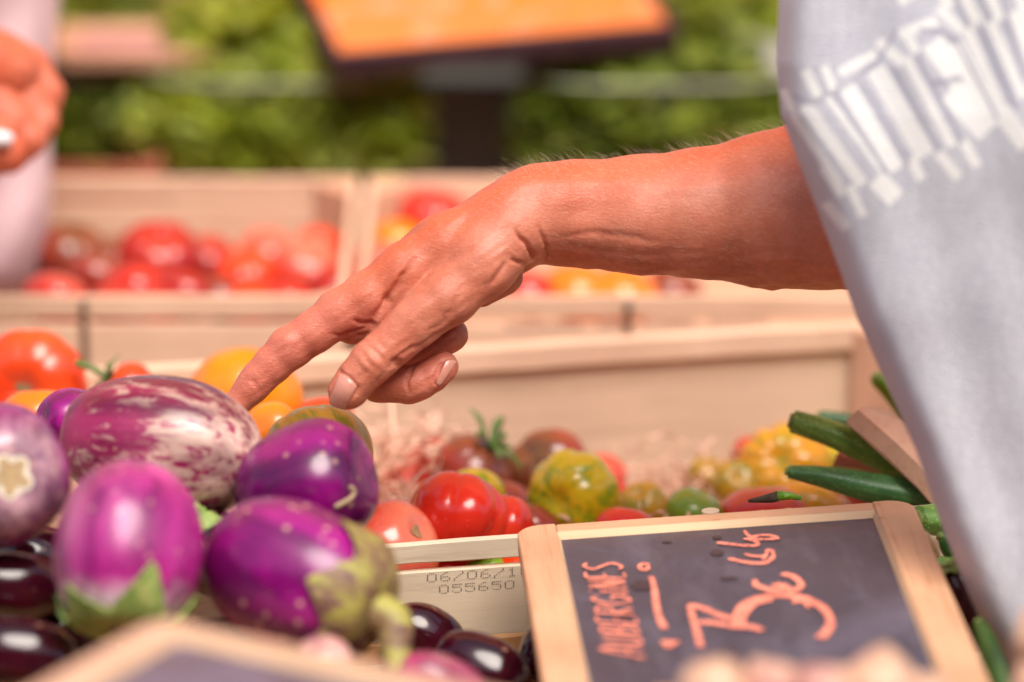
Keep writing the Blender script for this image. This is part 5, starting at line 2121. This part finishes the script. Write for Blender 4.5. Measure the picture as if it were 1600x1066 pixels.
GV, GF, GP, GH, GD_ = [], [], [], [], []
GX, GY = [], []
for i in range(NR + 1):
    py = -420 + 1640 * i / NR
    xe = float(np.interp(py, ey, ex))
    for j in range(NCc + 1):
        t = j / NCc
        px = xe + 520 * t
        d = 2.055 - .05 * t + .028 * math.exp(-(t / .035) ** 1.5) + .002 * math.sin(px / 90 + py / 230) * min(1, t * 5) + .0008 * math.sin(px / 23 - py / 75)
        d += .0025 * mnoise.noise(Vector((px / 120, py / 160, 0)))
        d += .02 * math.exp(-t / .05) * max(0, (330 - py) / 500) * 0
        GV.append(P(px, py, d))
        GX.append(px)
        GY.append(py)
        GH.append(max(0, 1 - t / .075) if py > 250 else max(0, 1 - t / .075) * .6)
GX, GY = np.array(GX), np.array(GY)
zx, zy = (GX - 1200) * 2.665, GY * 2.665
jx = zx + 3 * vnoise(zx / 30, zy / 30, 0 * zx)
mot = np.zeros(len(GX))
for pl, w_ in MOT:
    (a0, a1), (b0, b1) = pl
    ln_ = math.hypot(b0 - a0, b1 - a1)
    ux, uy = (b0 - a0) / ln_, (b1 - a1) / ln_
    al = (jx - a0) * ux + (zy - a1) * uy
    ac = -(jx - a0) * uy + (zy - a1) * ux
    # square-ended stitched block
    d = np.maximum(np.abs(al - ln_ / 2) - ln_ / 2 - w_ * .30, np.abs(ac) - w_ / 2)
    mot = np.maximum(mot, np.clip(-d / 6 + .5, 0, 1))
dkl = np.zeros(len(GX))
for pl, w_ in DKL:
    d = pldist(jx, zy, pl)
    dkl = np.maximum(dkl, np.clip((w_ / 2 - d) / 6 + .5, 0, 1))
for i in range(NR):
    for j in range(NCc):
        a = i * (NCc + 1) + j
        GF.append((a, a + NCc + 1, a + NCc + 2, a + 1))
Mi = person.matrix_world.inverted()
ctr_ = P(800, 533, FOCUS)
R_ = Matrix((CR, CU, -CF))
GV = [R_ @ (g - ctr_) for g in GV]
shawl = mesh('knit_poncho', GV, GF, km.m, person)
for nm, arr in (('motif', mot), ('hem', GH), ('darkline', dkl)):
    a = shawl.data.attributes.new(nm, 'FLOAT', 'POINT')
    a.data.foreach_set('value', np.array(arr, np.float32))
sm_ = shawl.modifiers.new('thick', 'SOLIDIFY')
sm_.thickness = .003
sm_.offset = 0

# ------------------------------------------------------------------ the person at the left edge
LD = 2.5
s2 = LD / FPX
LV = Vol((-330, -130, -110), (130, 310, 130), 2.6)
LV.chain([(-320, -110, 10, 82), (-110, 50, 0, 70)], 14, 1.1)
LV.chain([(-110, 60, -20, 62), (-20, 100, -25, 52), (20, 110, -20, 44)], 20)
LV.chain([(-110, 120, 0, 62), (-30, 170, 0, 58)], 20)
LV.chain([(-10, 75, 25, 34), (45, 100, 25, 29), (74, 143, 20, 25), (66, 180, 20, 22)], 5)
LV.chain([(0, 120, -6, 34), (42, 150, -8, 30), (66, 190, -10, 27), (40, 230, 0, 24)], 5)
LV.chain([(-15, 150, -34, 36), (28, 190, -36, 31), (50, 218, -36, 27), (20, 248, -30, 25)], 5)
LV.chain([(-40, 170, -58, 36), (0, 215, -60, 32), (14, 244, -60, 27), (-20, 262, -50, 25)], 5)
LV.chain([(-90, 120, -70, 34), (-50, 160, -85, 30), (-22, 205, -84, 25)], 6)
LVv, LQ = LV.net()
LVv = relax(LVv, LQ, 3, .5)
Nn = vnormals(LVv, LQ)
LVv = LVv + Nn * (2.2 * vnoise(LVv[:, 0] / 18, LVv[:, 1] / 18, LVv[:, 2] / 18))[:, None]
person2 = empty('person', P(0, 150, LD), Matrix((CR, CU, -CF)).transposed(), 'person in a pale pink shirt at the left edge, hand half closed', 'person')
LL = np.stack([LVv[:, 0] * s2, -(LVv[:, 1] - 150) * s2, -LVv[:, 2] * s2], 1)
b2_ = mesh('body', LL, LQ, SKIN, person2)
a = b2_.data.attributes.new('flush_glow', 'FLOAT', 'POINT')
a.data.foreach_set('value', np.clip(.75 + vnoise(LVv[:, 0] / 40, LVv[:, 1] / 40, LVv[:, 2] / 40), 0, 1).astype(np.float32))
# shirt: a closed draped form
SH = M('pink_shirt_cloth')
shn = SH.noise(SH.mapping(), 500, 2)
SH.bump(shn, .3, .0008)
SH.set(Base_Color=SH.ramp(SH.noise(SH.mapping(), 12, 3), [(.3, (.58, .41, .43)), (.7, (.66, .48, .50))]), Roughness=.85, Sheen_Weight=.2)
SE = [(-500, 140), (-200, 110), (0, 93), (100, 83), (200, 78), (280, 80), (330, 78), (380, 70), (430, 55), (462, 34), (484, 0), (500, -80)]
sy_, sx_ = zip(*SE)
SV, SF = [], []
NS, NT = 70, 72
for i in range(NS + 1):
    py = -500 + 1000 * i / NS
    xr = float(np.interp(py, sy_, sx_))
    a_ = 260 if py < 430 else max(60, 260 * math.sqrt(max(0, (502 - py) / 72)))
    b_ = .085 * (a_ / 260)
    for j in range(NT):
        an = 2 * math.pi * j / NT
        q = 1 + .02 * math.sin(an * 9 + py / 60)
        px = xr - a_ + a_ * math.cos(an) * (q if math.cos(an) < .9 else 1)
        d = 2.70 + b_ * math.sin(an) * q + .004 * math.sin(py / 37 + px / 30)
        SV.append(P(px, py, d))
for i in range(NS):
    for j in range(NT):
        a, b = i * NT + j, i * NT + (j + 1) % NT
        SF.append((a, b, b + NT, a + NT))
SF.append(tuple(range(NT - 1, -1, -1)))
SF.append(tuple(NS * NT + j for j in range(NT)))
c_ = P(0, 150, LD)
mesh('shirt', [R_ @ (g - c_) for g in SV], SF, SH.m, person2)
# a scrap of white paper pinched in that hand
tv, tf = tubegeo(spline([P(-40, 222, LD - .036), P(-10, 216, LD - .036), P(12, 218, LD - .034), P(16, 220, LD - .033)], 8), [.004, .0045, .0045, .0045, .0042, .0038, .003, .0015], 12)
o = mesh('paper_roll', tv, tf, plain('white_paper', (.8, .8, .82), .6, .03))
tag(o, 'white paper roll tip pinched in the hand at the left edge', 'paper')

# the worm-shaped healed scratch on the deep purple eggplant is laid on its skin by ray
dg = bpy.context.evaluated_depsgraph_get()
bpy.context.view_layer.update()
target = None
for ob in bpy.data.objects:
    if ob.get('label') == 'deep purple folded eggplant leaning on the olive tomato':
        target = ob
if target:
    pts = spline([(522, 793), (535, 786), (548, 778), (553, 768), (546, 760)], 16)
    Vm, Fm_ = [], []
    Minv = target.matrix_world.inverted()
    hits = []
    for a, b in pts:
        o_ = Minv @ C0
        d_ = (Minv.to_3x3() @ (P(a, b, 1) - C0)).normalized()
        ok, loc, nr_, fi = target.ray_cast(o_, d_)
        if ok:
            hits.append(loc + nr_ * .0002)
    if len(hits) > 3:
        tv, tf = tubegeo(hits, [.0004] + [.0011] * (len(hits) - 2) + [.0004], 8)
        mesh('healed_scratch', tv, tf, plain('healed_skin', (.42, .30, .16), .6, .2, 400), target)
